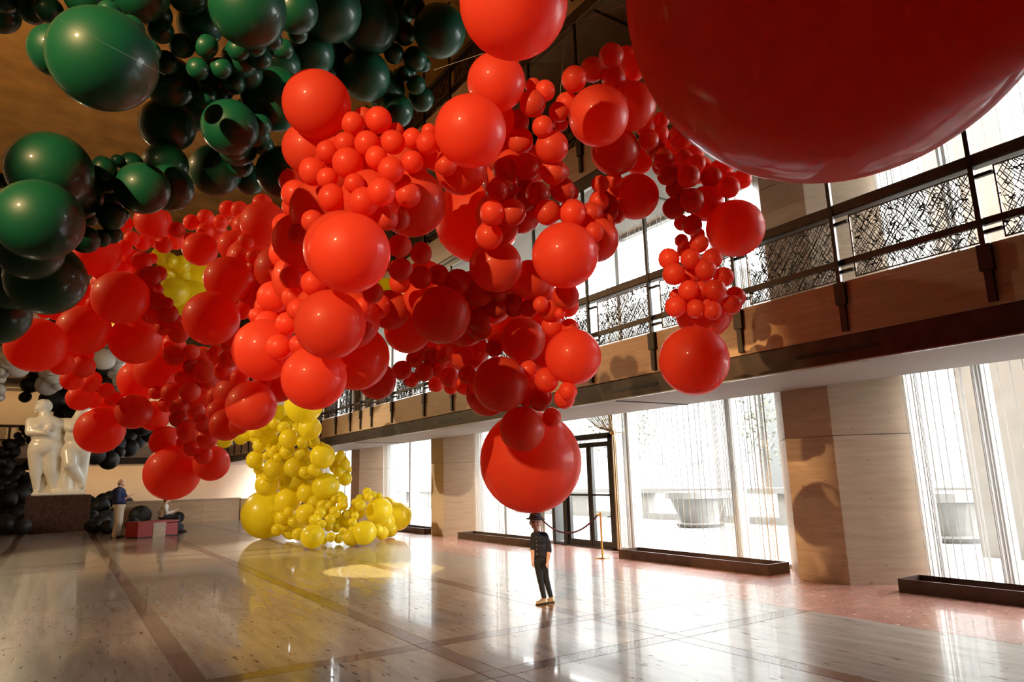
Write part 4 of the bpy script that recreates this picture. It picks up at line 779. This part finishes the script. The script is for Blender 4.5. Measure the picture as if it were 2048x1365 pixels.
# the seated person, facing right, looking down at a phone
sx0, sy0 = 3.02, 25.9
stl = empty('stool', (sx0, sy0, 0), 'low red seat under the person in the white shirt', 'seat')
MB().box((sx0-0.30, sy0-0.28, 0.05), (sx0+0.24, sy0+0.28, 0.36), 0.02).build('seat_base', 'red_upholstery', stl); MB().box((sx0-0.33, sy0-0.30, 0.36), (sx0+0.26, sy0+0.30, 0.44), 0.03).build('seat_cushion', 'red_cloth', stl)
MB().box((sx0-0.24, sy0-0.22, 0.0), (sx0+0.18, sy0+0.22, 0.05)).build('plinth', 'slot_black', stl)
root, F, sc = person((sx0, sy0), 1.0, 'seated person in a white shirt and dark trousers looking at a phone')
h = Fig(F, sc); h.e((0.05, 0, 1.10), (0.080, 0.070, 0.105)).e((0.09, 0, 1.06), (0.05, 0.05, 0.055)).c((0.135, 0, 1.08), (0.142, 0, 1.065), 0.012, 0.016, 8).c((0.02, 0, 1.04), (-0.01, 0, 0.93), 0.048, 0.056)
h.hand((0.31, 0.06, 0.74), (0.7, 0, 0.5), (0, -0.6, 0.5), 0.14).hand((0.32, -0.03, 0.73), (0.7, 0, 0.5), (0, 0.6, 0.5), 0.14).c((0.22, 0.08, 0.70), (0.32, 0.06, 0.745), 0.034, 0.028).c((0.22, -0.06, 0.70), (0.33, -0.03, 0.735), 0.034, 0.028)
body = h.out('body', 'skin', 0.009, root, 3)
q = Fig(F, sc); q.e((0.025, 0, 1.135), (0.092, 0.086, 0.088)).e((-0.02, 0, 1.08), (0.05, 0.075, 0.075)); q.out('hair', 'hair_dark', 0.01, root, 2)
q = Fig(F, sc); q.e((-0.02, 0, 0.85), (0.13, 0.19, 0.12)).e((-0.05, 0, 0.68), (0.135, 0.17, 0.17)).e((-0.05, 0, 0.54), (0.14, 0.17, 0.10)).chain([(-0.01, 0.17, 0.86), (0.06, 0.20, 0.66), (0.24, 0.08, 0.705)], [0.062, 0.05, 0.04]).chain([(-0.01, -0.17, 0.86), (0.06, -0.19, 0.66), (0.24, -0.06, 0.705)], [0.062, 0.05, 0.04]); q.out('shirt', 'white_shirt', 0.013, root, 3)
q = Fig(F, sc); q.e((-0.04, 0, 0.52), (0.15, 0.18, 0.085)).chain([(0.0, 0.10, 0.52), (0.40, 0.10, 0.53), (0.42, 0.10, 0.10)], [0.088, 0.075, 0.052]).chain([(0.0, -0.09, 0.52), (0.38, -0.09, 0.52), (0.50, -0.09, 0.10)], [0.088, 0.075, 0.052]); q.out('trousers', 'black_leather' if False else 'dark_jeans', 0.013, root, 3)
for dx, dy in ((0.42, 0.10), (0.50, -0.09)):
    q = Fig(F, sc); q.c((dx-0.03, dy, 0.045), (dx+0.17, dy, 0.034), 0.042, 0.032); q.m.v = [(x_, y_, max(z_, 0.003)) for x_, y_, z_ in q.m.v]; q.out('shoe', 'black_leather', 0.011, root, 2)
ph = MB(); o_ = F(0.42, 0.02, 0.82); ax, ay = (F(0.8, 0, 0.7)-F(0, 0, 0)).normalized(), (F(0, 1, 0)-F(0, 0, 0)).normalized(); az = ax.cross(ay).normalized()
ph.box((-0.07, -0.036, -0.005), (0.07, 0.036, 0.005), 0.003); tag(MB().add([o_+ax*a+ay*b_+az*c_ for a, b_, c_ in ph.v], ph.f).build('smartphone', 'slot_black'), 'black smartphone in the hands of the seated person', 'phone')
